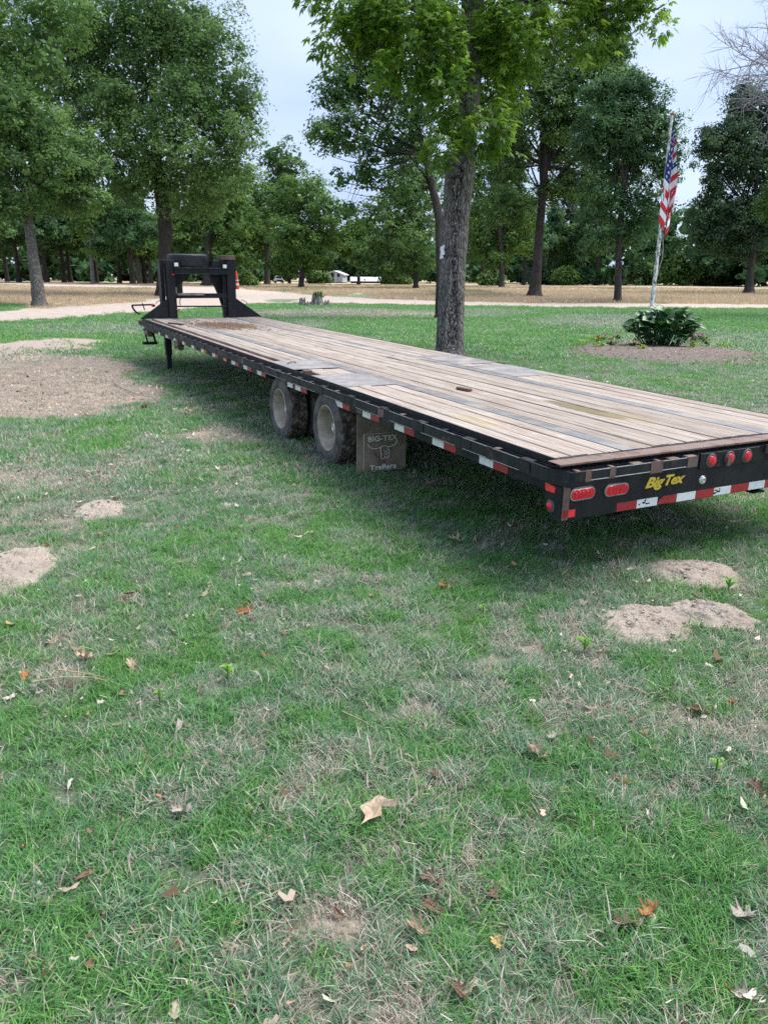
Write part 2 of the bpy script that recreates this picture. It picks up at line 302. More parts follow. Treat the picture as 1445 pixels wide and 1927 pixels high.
t = NT('pole_paint', .7, .3); v = t.obj(); n = t.noise(t.mapping(v, (1, 1, .5)), 16, 5, .7); t.color(t.ramp(n, (.42, (.70, .72, .72)), (.52, (.45, .45, .42)), (.60, (.09, .08, .07)))); MAT['pole_paint'] = t.m
simple('rope', (.40, .38, .32), .9)
simple('siding', (.46, .49, .54), .7, vary=.06); simple('house_roof', (.50, .52, .55), .8, vary=.12); simple('glass_dark', (.03, .035, .04), .15, .8); simple('step_brown', (.14, .10, .075), .9)
simple('car_white', (.70, .72, .74), .35, .5, vary=.04); simple('dark_trim', (.02, .02, .022), .5, .4); simple('stump_wood', (.235, .215, .20), .95, .1, vary=.65, scale=9, bump=.8)
simple('petal_pink', (.75, .18, .42), .6, vary=.2); simple('petal_red', (.70, .03, .06), .6, vary=.2); simple('stone_grey', (.3, .29, .28), .9)
for nm, c in (('dead_tan', (.50, .37, .26)), ('dead_brown', (.17, .095, .068)), ('dead_orange', (.42, .17, .075)), ('dead_grey', (.40, .335, .30)), ('dead_yellow', (.55, .38, .16))):
    t = NT(nm, .75, .25); v = t.obj(); n = t.noise(v, 60, 5, .7); t.color(t.ramp(n, (.3, tuple(q * .6 for q in c)), (.65, tuple(min(1, q * 1.15) for q in c)))); t.leafy(.2); MAT[nm] = t.m
t = NT('litter', .85, .2); r = t.attr('rnd'); t.color(t.ramp(r, (0, (.09, .055, .04)), (.25, (.22, .13, .085)), (.45, (.38, .29, .22)), (.7, (.50, .43, .35)), (.92, (.62, .55, .46)), (1, (.45, .17, .06)))); t.leafy(.2); MAT['litter'] = t.m
# ------------------------------------------------------------------ object helpers
def tag(o, label=None, cat=None, group=None, kind=None):
    if label: o['label'] = label
    if cat: o['category'] = cat
    if group: o['group'] = group
    if kind: o['kind'] = kind
    return o
def empty(name, loc, label, cat, group=None, rz=0):
    o = bpy.data.objects.new(name, None); COL.objects.link(o); o.location = Vector([float(q) for q in loc]); o.rotation_euler = (0, 0, rz); o.empty_display_size = .2
    return tag(o, label, cat, group)
def link(name, me, parent=None):
    o = bpy.data.objects.new(name, me); COL.objects.link(o)
    if parent: o.parent = parent
    return o
def mesh_np(name, V, F, mats, attrs=None, smooth=False, fmat=None):
    V = np.asarray(V, np.float32).reshape(-1, 3); F = np.asarray(F, np.int32); k = F.shape[1] if len(F) else 3
    me = bpy.data.meshes.new(name); me.vertices.add(len(V)); me.vertices.foreach_set('co', V.ravel())
    me.loops.add(F.size); me.loops.foreach_set('vertex_index', F.ravel())
    me.polygons.add(len(F)); me.polygons.foreach_set('loop_start', np.arange(0, F.size, k, dtype=np.int32))
    me.polygons.foreach_set('loop_total', np.full(len(F), k, np.int32))
    if fmat is not None: me.polygons.foreach_set('material_index', np.asarray(fmat, np.int32))
    me.update(calc_edges=True)
    if smooth: me.polygons.foreach_set('use_smooth', np.ones(len(F), bool))
    for m in (mats if isinstance(mats, list) else [mats]): me.materials.append(MAT[m])
    for a, arr in (attrs or {}).items():
        at = me.attributes.new(a, 'FLOAT', 'POINT'); at.data.foreach_set('value', np.asarray(arr, np.float32))
    return me
class MB:
    def __init__(s, off=(0, 0, 0)): s.v = []; s.f = []; s.off = Vector(off)
    def add(s, vs, fs):
        b = len(s.v); s.v += [tuple(Vector(v) + s.off) for v in vs]; s.f += [tuple(b + i for i in f) for f in fs]; return s
    def box(s, a0, a1, b0, b1, c0, c1):
        return s.add([(a0, b0, c0), (a1, b0, c0), (a1, b1, c0), (a0, b1, c0), (a0, b0, c1), (a1, b0, c1), (a1, b1, c1), (a0, b1, c1)],
                     [(0, 3, 2, 1), (4, 5, 6, 7), (0, 1, 5, 4), (1, 2, 6, 5), (2, 3, 7, 6), (3, 0, 4, 7)])
    def prism(s, poly, axis, h0, h1):
        n = len(poly)
        def mk(p, h): return {0: (h, p[0], p[1]), 1: (p[0], h, p[1]), 2: (p[0], p[1], h)}[axis]
        return s.add([mk(p, h0) for p in poly] + [mk(p, h1) for p in poly],
                     [tuple(range(n))[::-1], tuple(range(n, 2 * n))] + [(i, (i + 1) % n, n + (i + 1) % n, n + i) for i in range(n)])
    def tube(s, pts, rad, n=8, caps=True):
        pts = [Vector(p) for p in pts]
        if not hasattr(rad, '__len__'): rad = [rad] * len(pts)
        vs = []; up = None
        for i, p in enumerate(pts):
            d = (pts[min(i + 1, len(pts) - 1)] - pts[max(i - 1, 0)]).normalized()
            a = Vector((0, 0, 1)) if abs(d.z) < .9 else Vector((1, 0, 0))
            if up is not None: a = up
            x = d.cross(a).normalized(); y = x.cross(d).normalized(); up = y
            for j in range(n):
                t_ = 2 * math.pi * j / n; vs.append(p + (x * math.cos(t_) + y * math.sin(t_)) * rad[i])
        fs = [(i * n + j, i * n + (j + 1) % n, (i + 1) * n + (j + 1) % n, (i + 1) * n + j) for i in range(len(pts) - 1) for j in range(n)]
        if caps: fs += [tuple(range(n))[::-1], tuple(range((len(pts) - 1) * n, len(pts) * n))]
        return s.add(vs, fs)
    def lathe(s, prof, c, axis=0, n=40, rfun=None):
        """prof: (along axis, radius)"""
        vs = []; c = Vector(c)
        for k, (h, r) in enumerate(prof):
            for j in range(n):
                t_ = 2 * math.pi * j / n; rr = r if rfun is None else rfun(k, j, r)
                a, b = rr * math.cos(t_), rr * math.sin(t_)
                q = [(h, a, b), (a, h, b), (a, b, h)][axis]; vs.append(c + Vector(q))
        return s.add(vs, [(i * n + j, i * n + (j + 1) % n, (i + 1) * n + (j + 1) % n, (i + 1) * n + j) for i in range(len(prof) - 1) for j in range(n)])
    def mesh(s, name, mat, smooth=False):
        me = bpy.data.meshes.new(name); me.from_pydata(s.v, [], s.f); me.materials.append(MAT[mat]); me.update()
        if smooth:
            me.polygons.foreach_set('use_smooth', np.ones(len(me.polygons), bool)); me.set_sharp_from_angle(angle=math.radians(40))
        return me
    def build(s, name, mat, parent=None, smooth=False, bevel=0, label=None):
        o = link(name, s.mesh(name, mat, smooth), parent)
        if bevel:
            b = o.modifiers.new('bevel', 'BEVEL'); b.width = bevel; b.segments = 1; b.limit_method = 'ANGLE'
        if label: o['label'] = label
        return o
# ------------------------------------------------------------------ ground sheet
ang = np.concatenate([np.radians(np.arange(-180, -44, 6.)), np.radians(np.arange(-44, 44.01, .25)), np.radians(np.arange(50, 180.1, 6.))])
rad = [0.4]
while rad[-1] < 420: rad.append(rad[-1] * 1.0165 + .004)
rad = np.array(rad + [600, 900, 1500, 2400])
A, R_ = np.meshgrid(ang, rad); GX = (np.sin(A) * R_).ravel(); GY = (np.cos(A) * R_).ravel()
mr, md, mdry, mf, msh = masks(GX, GY); far = np.hypot(GX, GY) > 300
mf = np.where(far, 1, mf); GZ = gh(GX, GY)
na, nr = len(ang), len(rad)
ii, jj = np.meshgrid(np.arange(nr - 1), np.arange(na - 1), indexing='ij'); q0 = (ii * na + jj).ravel()
F = np.stack([q0, q0 + 1, q0 + na + 1, q0 + na], -1)[:, ::-1]
mid = len(GX); GX = np.append(GX, 0); GY = np.append(GY, 0); GZ = np.append(GZ, 0.)
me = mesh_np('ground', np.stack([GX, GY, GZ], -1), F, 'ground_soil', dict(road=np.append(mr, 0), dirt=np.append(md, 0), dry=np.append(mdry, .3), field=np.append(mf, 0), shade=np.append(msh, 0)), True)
tag(link('ground', me), kind='structure')
# ------------------------------------------------------------------ grass: tufts instanced by geometry nodes on one object
def tuft_mesh(name, mat, n, r, hmin, hmax, wd, lean, seg=3, seed=0):
    g = np.random.default_rng(seed); V = []; F = []; bv = []; bw = []
    for b in range(n):
        a = g.random() * 6.283; rr = r * math.sqrt(g.random()); x0, y0 = rr * math.cos(a), rr * math.sin(a)
        h = hmin + (hmax - hmin) * g.random() ** 1.4; ld = g.random() * 6.283; ln = lean * (.35 + g.random() * 1.1); w = wd * (.7 + .6 * g.random())
        dx, dy = math.cos(ld), math.sin(ld); sx, sy = -dy, dx; v_, w_ = g.random(), g.random(); base = len(V)
        for k in range(seg + 1):
            f = k / seg; hor = h * ln * f ** 1.6; z = h * (f - .28 * ln * f * f) - .004; ww = w * (1 - f ** 2 * .93) * .5
            V += [(x0 + dx * hor - sx * ww, y0 + dy * hor - sy * ww, z), (x0 + dx * hor + sx * ww, y0 + dy * hor + sy * ww, z + ww * .4)]
            bv += [v_, v_]; bw += [w_, w_]
        for k in range(seg): q = base + 2 * k; F.append((q, q + 1, q + 3, q + 2))
    return mesh_np(name, V, F, mat, dict(bv=bv, bw=bw), True)
def scatter(name, srcs, PX, PY, dry, scl, kind='stuff', tilt=.12):
    n = len(PX); me = bpy.data.meshes.new(name); me.vertices.add(n)
    me.vertices.foreach_set('co', np.stack([PX, PY, gh(PX, PY)], -1).astype(np.float32).ravel())
    for a, arr in (('dry', dry), ('scl', scl)):
        at = me.attributes.new(a, 'FLOAT', 'POINT'); at.data.foreach_set('value', np.asarray(arr, np.float32))
    at = me.attributes.new('vid', 'INT', 'POINT'); at.data.foreach_set('value', rng.integers(0, len(srcs), n).astype(np.int32))
    at = me.attributes.new('rot', 'FLOAT_VECTOR', 'POINT'); at.data.foreach_set('vector', np.stack([rng.normal(0, tilt, n), rng.normal(0, tilt, n), rng.random(n) * 6.283], -1).astype(np.float32).ravel())
    o = link(name, me); tag(o, kind=kind)
    ng = bpy.data.node_groups.new(name, 'GeometryNodeTree')
    ng.interface.new_socket('Geometry', in_out='INPUT', socket_type='NodeSocketGeometry'); ng.interface.new_socket('Geometry', in_out='OUTPUT', socket_type='NodeSocketGeometry')
    N = ng.nodes; gi = N.new('NodeGroupInput'); go = N.new('NodeGroupOutput'); ip = N.new('GeometryNodeInstanceOnPoints'); jn = N.new('GeometryNodeJoinGeometry')
    for s_ in srcs[::-1]:
        so = bpy.data.objects.new(s_.name, s_); oi = N.new('GeometryNodeObjectInfo'); oi.inputs['Object'].default_value = so
        g2 = N.new('GeometryNodeGeometryToInstance'); ng.links.new(oi.outputs['Geometry'], g2.inputs[0]); ng.links.new(g2.outputs[0], jn.inputs[0])
    def at_(nm, dt):
        x = N.new('GeometryNodeInputNamedAttribute'); x.data_type = dt; x.inputs[0].default_value = nm; return x.outputs[0]
    mp_ = N.new('GeometryNodeMeshToPoints'); ng.links.new(gi.outputs[0], mp_.inputs[0])
    ng.links.new(mp_.outputs[0], ip.inputs['Points']); ng.links.new(jn.outputs[0], ip.inputs['Instance']); ip.inputs['Pick Instance'].default_value = True
    ng.links.new(at_('vid', 'INT'), ip.inputs['Instance Index']); ng.links.new(at_('rot', 'FLOAT_VECTOR'), ip.inputs['Rotation']); ng.links.new(at_('scl', 'FLOAT'), ip.inputs['Scale'])
    ng.links.new(ip.outputs[0], go.inputs[0]); md_ = o.modifiers.new('scatter', 'NODES'); md_.node_group = ng
    return o
MOUNDS = [  # px centre x, y, half width px, half height px, height m
    (1308, 1086, 80, 25, .050), (1215, 1178, 84, 36, .040), (1332, 1164, 76, 25, .055), (190, 962, 52, 17, .05), (22, 1072, 84, 40, .055)]
BED = (1250, 665, 176, 21)
def keep(PX, PY):
    px, py, d = proj_np(PX, PY); k = np.ones(len(PX), bool)
    nn = fbm(PX * 6, PY * 6, 3)
    for m in MOUNDS:
        k &= ((px - m[0]) / (m[2] * 1.02)) ** 2 + ((py - m[1]) / (m[3] * 1.05)) ** 2 > .10 + 1.1 * nn
    k &= ((px - BED[0]) / BED[2]) ** 2 + ((py - BED[1]) / BED[3]) ** 2 > .12 + 1.15 * nn
    return k
def fan(d0, d1, dens, half=31):
    n = int(.5 * math.radians(2 * half) * (d1 * d1 - d0 * d0) * dens); r = np.sqrt(rng.random(n) * (d1 * d1 - d0 * d0) + d0 * d0); a = np.radians(rng.uniform(-half, half, n))
    return np.sin(a) * r, np.cos(a) * r
def lawn_points(d0, d1, dens, half=31, thin=.12):
    X, Y = fan(d0, d1, dens, half); r_, dt, dr, f_, sh = masks(X, Y); nn = fbm(X * 7 + 3, Y * 7, 2)
    k = keep(X, Y) & (r_ < .5) & (f_ < .5) & ~((dt > .5) & (rng.random(len(X)) < .93)) & (rng.random(len(X)) > np.clip(dr - .55, 0, .3) * thin)
    return X[k], Y[k], dr[k], nn[k]
near_src = [tuft_mesh('grass_tuft', 'grass_blades', 64, .065, .018, .062, .0036, 1.0, 3, i) for i in range(7)]
mid_src = [tuft_mesh('grass_clump', 'grass_blades', 110, .17, .022, .070, .0075, .9, 2, 20 + i) for i in range(5)]
far_src = [tuft_mesh('grass_patch', 'grass_blades', 90, .38, .03, .085, .022, .7, 1, 40 + i) for i in range(4)]
X1, Y1, D1, N1 = lawn_points(.75, 6.5, 520, 34)
X2, Y2, D2, N2 = lawn_points(6.2, 17, 105, 33)
scatter('lawn_grass', near_src, X1, Y1, np.clip(D1 + rng.normal(0, .12, len(X1)), 0, 1), .55 + .75 * N1 + rng.normal(0, .10, len(X1)) - .22 * (D1 > .6))
scatter('lawn_grass', mid_src, X2, Y2, np.clip(D2 + rng.normal(0, .12, len(X2)), 0, 1), .65 + .6 * N2 - .25 * (D2 > .5))
X3, Y3, D3, N3 = lawn_points(16.5, 52, 13, 33)
scatter('lawn_grass', far_src, X3, Y3, np.clip(D3 * .8 + rng.normal(0, .08, len(X3)), 0, 1), .7 + .5 * N3)
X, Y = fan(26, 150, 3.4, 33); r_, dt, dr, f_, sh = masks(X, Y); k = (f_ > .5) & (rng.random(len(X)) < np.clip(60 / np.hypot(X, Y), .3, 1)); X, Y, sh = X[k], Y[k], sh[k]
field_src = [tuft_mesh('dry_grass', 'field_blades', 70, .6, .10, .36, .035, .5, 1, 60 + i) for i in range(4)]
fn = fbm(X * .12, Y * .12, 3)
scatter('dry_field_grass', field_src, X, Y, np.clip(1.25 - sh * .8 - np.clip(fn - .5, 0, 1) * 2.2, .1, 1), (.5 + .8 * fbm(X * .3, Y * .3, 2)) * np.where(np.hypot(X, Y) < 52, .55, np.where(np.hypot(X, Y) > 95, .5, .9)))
# loose leaf litter nobody could count
def litter():
    X, Y = fan(1.1, 15, 110, 33); q_ = masks(X, Y); k = (fbm(X * 1.2 + 8, Y * 1.2, 3) + .5 * (q_[2] - .4) + rng.normal(0, .12, len(X)) > .50) & (q_[0] < .5); X, Y = X[k], Y[k]; n = len(X)
    d = np.hypot(X, Y); L = (.008 + .026 * rng.random(n) ** 2.2) * (1 + .04 * d); a = rng.random(n) * 6.283; cu = rng.uniform(-.4, .9, n)
    kk = 8; base = np.array([[1, 0], [.55, .34], [.1, .26], [-.3, .42], [-.9, .05], [-.35, -.36], [.05, -.2], [.5, -.40]])
    V = np.zeros((n, kk, 3)); j = rng.uniform(.65, 1.3, (n, kk)); bx = base[None, :, 0] * j; by = base[None, :, 1] * j * rng.uniform(.5, 1.2, (n, 1))
    V[..., 0] = (bx * np.cos(a)[:, None] - by * np.sin(a)[:, None]) * L[:, None] + X[:, None]; V[..., 1] = (bx * np.sin(a)[:, None] + by * np.cos(a)[:, None]) * L[:, None] + Y[:, None]
    V[..., 2] = (gh(X, Y) + .012 + .022 * rng.random(n))[:, None] + (bx ** 2 * cu[:, None] + by * rng.normal(0, .5, (n, 1))) * L[:, None]
    F = (np.arange(n) * kk)[:, None] + np.arange(kk)[None]
    o = link('leaf_litter', mesh_np('leaf_litter', V, F, 'litter', dict(rnd=np.repeat(rng.random(n), kk)))); tag(o, kind='stuff')
    # pale straw stems lying flat
    X, Y = fan(1.1, 9, 14, 33); n = len(X); a = rng.random(n) * 6.283; L = rng.uniform(.012, .045, n); w = .0013
    dx, dy = np.cos(a) * L, np.sin(a) * L; sx, sy = -np.sin(a) * w, np.cos(a) * w; z = gh(X, Y) + .02 + .02 * rng.random(n); z2 = z + rng.normal(0, .012, n)
    V = np.stack([np.stack([X - sx, Y - sy, z], -1), np.stack([X + sx, Y + sy, z], -1), np.stack([X + dx + sx, Y + dy + sy, z2], -1), np.stack([X + dx - sx, Y + dy - sy, z2], -1)], 1)
    F = (np.arange(n) * 4)[:, None] + np.arange(4)[None]
    o = link('straw_litter', mesh_np('straw_litter', V, F, 'litter', dict(rnd=np.repeat(rng.uniform(.5, .9, n), 4)))); tag(o, kind='stuff')
litter()
# ------------------------------------------------------------------ mounds of soil
ML = ['pale soil mound in the grass behind the notched one, nearest the trailer corner', 'crumbly low pale soil mound at the left of a touching pair', 'smoother pale soil mound at the right of a touching pair',
      'small pale soil mound in the grass in front of the wheels', 'large pale soil mound cut by the left picture edge']
for (cx, cy, rx, ry, hh), lb in zip(MOUNDS, ML):
    c = G(cx, cy); a = G(cx + rx, cy); b0 = G(cx, cy - ry); b1 = G(cx, cy + ry); RX = np.linalg.norm(a - c) * 1.02; RY = np.linalg.norm(b1 - b0) * .50
    n = 120; m_ = 46; V = []; F = []
    for i in range(m_ + 1):
        f = i / m_
        for j in range(n):
            t_ = 2 * math.pi * j / n; w_ = 1 + .75 * (fbm(np.array([math.cos(t_) * 1.5 + cx]), np.array([math.sin(t_) * 1.5 + cy]), 4)[0] - .5)
            x = c[0] + RX * f * w_ * math.cos(t_); y = c[1] + RY * f * w_ * math.sin(t_)
            z = hh * (1 - f ** 1.8) * (.75 + .7 * (fbm(np.array([x * 8]), np.array([y * 8]), 3)[0] - .3)) + (.045 * (fbm(np.array([x * 24]), np.array([y * 24]), 4)[0] - .5) + .012 * (vnoise(np.array([x * 95]), np.array([y * 95]))[0] - .5)) * (1 - f ** 6) - .02 * (f > .98)
            V.append((x - c[0], y - c[1], z + gh1(x, y) + .010))
    for i in range(m_):
        for j in range(n): F.append((i * n + j, i * n + (j + 1) % n, (i + 1) * n + (j + 1) % n, (i + 1) * n + j))
    o = link('soil_mound', mesh_np('soil_mound', V, F, 'mound_soil', None, False)); o.location = (c[0], c[1], 0); tag(o, lb, 'soil mound', 'soil mounds in the lawn')
    cb = MB()
    for q in range(30):
        t_ = rng.random() * 6.28; f = rng.random() ** .6 * 1.05; s_ = rng.uniform(.002, .009); x, y = RX * f * math.cos(t_), RY * f * math.sin(t_); z = hh * (1 - f ** 1.8) + gh1(c[0] + x, c[1] + y) + .012
        vs = [(x + s_ * rng.uniform(.6, 1.2) * u, y + s_ * rng.uniform(.6, 1.2) * v_, z + s_ * rng.uniform(.3, .8) * w_) for u in (-1, 1) for v_ in (-1, 1) for w_ in (-1, 1)]
        cb.add(vs, [(0, 1, 3, 2), (4, 6, 7, 5), (0, 4, 5, 1), (2, 3, 7, 6), (0, 2, 6, 4), (1, 5, 7, 3)])
    tag(cb.build('soil_crumbs', 'mound_soil', o), kind='stuff')
# ------------------------------------------------------------------ TRAILER
WZ = .6797; YAW, PIT = .4671, .0098
TR = empty('flatbed_trailer', (.9289, 3.9832, 0), 'long black gooseneck flatbed trailer with a weathered plank deck parked on the lawn', 'trailer')
F_ = Vector((-math.sin(YAW) * math.cos(PIT), math.cos(YAW) * math.cos(PIT), math.sin(PIT))); Rv = Vector((math.cos(YAW), math.sin(YAW), 0)); U_ = Rv.cross(F_)
TM = Matrix(((Rv.x, F_.x, U_.x, .9289), (Rv.y, F_.y, U_.y, 3.9832), (Rv.z, F_.z, U_.z, 0), (0, 0, 0, 1)))
TR.matrix_world = TM
OFF = (0, 0, WZ); LT = 12.75; WD = 2.47; DK = .035
def B(): return MB(OFF)
# side rub rails with stake pockets
def side(mirror):
    m = (lambda u: WD - u) if mirror else (lambda u: u)
    def bx(b, u0, u1, *r):
        a, c = sorted((m(u0), m(u1))); b.box(a, c, *r)
    b = B()
    bx(b, .000, .010, .09, LT, -.078, .0)
    bx(b, -.004, .0, .09, LT, -.078, -.070); bx(b, -.004, .0, .09, LT, -.008, .0)
    b.build('rub_rail', 'rail_steel', TR, bevel=.002)
    ch = B()
    for v0, v1, lo in ((.10, 3.19, -.150), (3.19, 3.84, -.100), (3.84, 4.40, -.150), (4.40, 5.18, -.100), (5.18, LT, -.150)):
        bx(ch, .052, .064, v0, v1, lo, -.004)
        bx(ch, .064, .10, v0, v1, lo, lo + .01)
    bx(ch, .0645, .072, .10, LT, -.004, DK + .004)
    if not mirror:
        for v0, v1 in ((3.19, 3.26), (4.40, 4.47)): ch.add([(.046, v0, -.135), (.046, v1, -.088), (.046, v0, -.088), (.058, v0, -.135), (.058, v1, -.088), (.058, v0, -.088)], [(0, 1, 2), (3, 5, 4), (0, 3, 4, 1)])
    ch.build('side_channel', 'black_steel', TR, bevel=.002)
    v = .30; k = 0
    while v < LT - .1:
        if k % 2 == 0:
            p = B(); bx(p, .0105, .0515, v - .05, v - .044, -.086, -.004); bx(p, .0105, .0515, v + .044, v + .05, -.086, -.004); bx(p, .047, .0515, v - .044, v + .044, -.086, -.004)
            bx(p, -.0045, -.0005, v - .05, v + .05, -.0695, -.0085)
            p.build('stake_pocket', 'rusty_steel' if k % 12 == 6 else 'rail_steel', TR)
        else:
            p = B(); p.tube([(m(.031), v, -.085), (m(.031), v, -.004)], .019, 10); p.build('rail_spool', 'rusty_steel' if k % 3 == 1 else 'rail_steel', TR, True)
        tp = B(); bx(tp, .0105, .0515, v - (.05 if k % 2 == 0 else .02), v + (.05 if k % 2 == 0 else .02), -.0035, .001); tp.build('spacer_cap', 'rusty_steel' if k % 4 == 1 else 'rail_steel', TR)
        v += .305; k += 1
side(False); side(True)
# worn bright edges along the rail near the rear
for v0, v1 in ((.35, .62), (.68, .95), (1.05, 1.5), (1.62, 1.98), (2.15, 2.6), (2.9, 3.3), (3.5, 4.1), (4.3, 4.9)):
    for w0, w1 in ((-.0030, -.0004), (-.0732, -.0706)):
        b = B(); b.box(-.0046, -.0041, v0, v1, w0, w1); b.build('worn_edge', 'worn_edge', TR)
# main beams, cross members, deck
deck = B()
for u0, u1 in ((.575, .685), (1.765, 1.875)):
    deck.box(u0, u1, .14, LT - .1, DK - .020, DK - .006); deck.box((u0 + u1) / 2 - .006, (u0 + u1) / 2 + .006, .14, 12.3, -.36, DK - .02); deck.box(u0, u1, .14, 12.3, -.372, -.36)
v = .5
while v < LT - .2:
    deck.box(.072, .575, v, v + .05, -.085, DK - .045); deck.box(.685, 1.765, v, v + .05, -.085, DK - .045); deck.box(1.875, WD - .072, v, v + .05, -.085, DK - .045); v += .41
deck = deck.build('deck_frame', 'black_steel', TR)
for u0, u1 in ((.575, .685), (1.765, 1.875)):
    b = B(); b.box(u0, u1, .14, LT - .12, DK - .0055, DK - .0005); b.build('beam_flange', 'flange_steel', deck)
b = B(); b.box(.076, .225, 4.95, LT - .12, DK - .04, DK - .03); b.build('side_strip', 'pink_steel', deck)
def plank(u0, u1, v0, v1, seed):
    r = random.Random(seed); th = .038; b = B(); ns = max(2, int((v1 - v0) / .7)); V = []; z = r.uniform(-.004, .003)
    bow = r.uniform(-.002, .002)
    for i in range(ns + 1):
        v_ = v0 + (v1 - v0) * i / ns; e0 = r.uniform(0, .004); e1 = r.uniform(0, .004); zz = DK + z + r.uniform(-.002, .002)
        V += [(u0 + e0, v_, DK - th), (u1 - e1, v_, DK - th), (u1 - e1, v_, zz - .004), (u1 - e1 - .005, v_, zz), ((u0 + u1) / 2, v_, zz - bow), (u0 + e0 + .005, v_, zz), (u0 + e0, v_, zz - .004)]
    n = 7; Fs = [tuple(range(n))[::-1], tuple(range(ns * n, ns * n + n))] + [(i * n + j, i * n + (j + 1) % n, (i + 1) * n + (j + 1) % n, (i + 1) * n + j) for i in range(ns) for j in range(n)]
    b.add(V, Fs); b.build('plank', 'plank_wood', deck)
def row(u0, u1, n, v0, v1, cuts, seed):
    w = (u1 - u0) / n; r = random.Random(seed)
    for i in range(n):
        cs = [v0] + sorted(c + r.choice((0, 0, .41, -.41, .82)) for c in cuts) + [v1]; cs = [c for c in cs if v0 <= c <= v1]
        for a, c in zip(cs[:-1], cs[1:]):
            if c - a > .1: plank(u0 + i * w + .003, u0 + (i + 1) * w - .003, a + .003, c - .003, seed * 100 + i * 10 + int(a * 7))
row(.078, .572, 4, .145, 2.98, [], 1)
row(.230, .572, 3, 5.03, LT - .13, [9.1], 2)
row(.688, 1.762, 8, .145, LT - .13, [4.6, 8.7], 3)
row(1.878, WD - .075, 4, .145, 2.99, [], 4)
row(1.878, WD - .075, 4, 4.95, LT - .13, [9.1], 5)
row(.19, .572, 2, 3.80, 4.24, [], 6); row(1.878, WD - .075, 3, 3.87, 4.05, [], 7)
for (u0, u1, v0, v1) in ((.078, .572, 2.985, 3.795), (.078, .572, 4.28, 5.025), (1.878, WD - .075, 2.995, 3.865), (1.878, WD - .075, 4.055, 4.945)):
    b = B(); b.box(u0, u1, v0, v1, DK - .004, DK + .003); b.build('tread_plate', 'tread_plate', deck, bevel=.001)
# open hole with a box in it beside the left wheel plates
b = B(); b.box(.078, .186, 3.80, 3.83, -.07, DK - .004); b.box(.078, .186, 4.10, 4.275, DK - .03, DK - .022); b.box(.10, .18, 4.02, 4.09, -.04, DK + .02); b.build('deck_box', 'rusty_steel', deck, bevel=.003)
b = B(); b.tube([(.16, 4.70, DK + .004), (.20, 4.72, DK + .022), (.26, 4.76, DK + .022), (.29, 4.78, DK + .006)], .006, 6); b.build('tie_ring', 'chain_steel', deck, True)
# rear end: plate, side returns, rusty trim, rub bar
b = B()
b.prism([(.035, -.285), (.10, -.285), (WD - .10, -.285), (WD - .03, -.285), (WD - .03, .0), (.035, .0)], 1, 0, .01)
b.build('rear_plate', 'black_steel', TR, bevel=.002)
for mu in (0, 1):
    u0, u1 = ((.022, .034) if mu == 0 else (WD - .034, WD - .022))
    b = B(); b.prism([(.0, -.285), (.03, -.285), (.085, -.262), (.118, -.20), (.132, -.137), (.132, -.092), (0, -.092)], 0, u0, u1); b.build('end_plate', 'black_steel', TR, bevel=.002)
b = B(); b.box(.03, WD - .03, .105, .116, -.06, DK); b.box(.03, WD - .03, -.0005, .105, .001, .006); b.build('end_channel', 'black_steel', TR)
b = B(); b.box(.0, WD, -.006, .100, DK + .0005, DK + .004); b.box(.0, WD, -.0065, .0, DK - .008, DK + .0003); b.build('rear_trim', 'rusty_steel', TR, bevel=.003)
b = B()
for s0, s1 in ((.06, .97), (1.63, WD - .06)): b.box(s0, s1, -.060, -.050, -.052, .006)
b.prism([(0.0, .09), (.01, .09), (.066, -.05), (.06, -.06)], 2, -.088, .0); b.prism([(WD, .09), (WD - .06, -.06), (WD - .066, -.05), (WD - .01, .09)], 2, -.088, .0)
b.build('rear_rub_bar', 'rail_steel', TR, bevel=.002)
b = B()
for u in (.10, .34, .52, .68, .80, .94, 1.66, 1.9, 2.1, 2.36): b.box(u - .035 * (1 if u in (.52, .80, .94, 1.66) else .3), u + .035 * (1 if u in (.52, .80, .94, 1.66) else .3), -.0495, -.001, -.050, .004)
b.box(.885, .965, -.0635, -.0605, -.055, .008); b.box(.60, .69, -.0635, -.0605, -.06, .008); b.box(.30, .34, -.0635, -.0605, -.055, .008); b.box(.13, .17, -.0635, -.0605, -.055, .008)
b.build('bar_spacer', 'rusty_steel', TR)
for s0, s1 in ((.17, .30), (.34, .60), (.69, .88)):
    for w0, w1 in ((.002, .0055), (-.0515, -.047)):
        b = B(); b.box(s0, s1, -.0608, -.0602, w0, w1); b.build('worn_edge', 'worn_edge', TR)
b = B(); b.box(1.05, 1.56, -.008, -.0005, -.098, .0); b.build('light_box', 'black_steel', TR, bevel=.003)
b = B(); b.box(.04, .085, -.004, -.0005, -.28, -.06); b.build('rust_streak', 'rusty_steel', TR)
def oval(c, w, h, n=28):
    r = h / 2; L_ = w / 2 - r; out = []
    for i in range(n):
        t_ = 2 * math.pi * i / n; out.append((c[0] + (L_ if math.cos(t_) > 0 else -L_) + r * math.cos(t_), c[1] + r * math.sin(t_)))
    return out
for u, w_ in ((.172, -.141), (.418, -.146)):
    h = B(); h.prism(oval((u, w_), .184, .080), 1, -.006, -.0005); h = h.build('tail_light', 'grommet', TR, bevel=.002)
    b = B(); b.prism(oval((u, w_), .172, .066), 1, -.0075, -.0060); b.build('ring', 'worn_edge', h)
    b = B(); b.prism(oval((u, w_), .164, .058), 1, -.014, -.0076); b.build('lens', 'lens_red', h, bevel=.004)
    b = B()
    for i in range(5): b.box(u - .062 + i * .026, u - .062 + i * .026 + .018, -.0160, -.0142, w_ - .016, w_ + .016)
    b.build('lens_ribs', 'lens_red', h, bevel=.002)
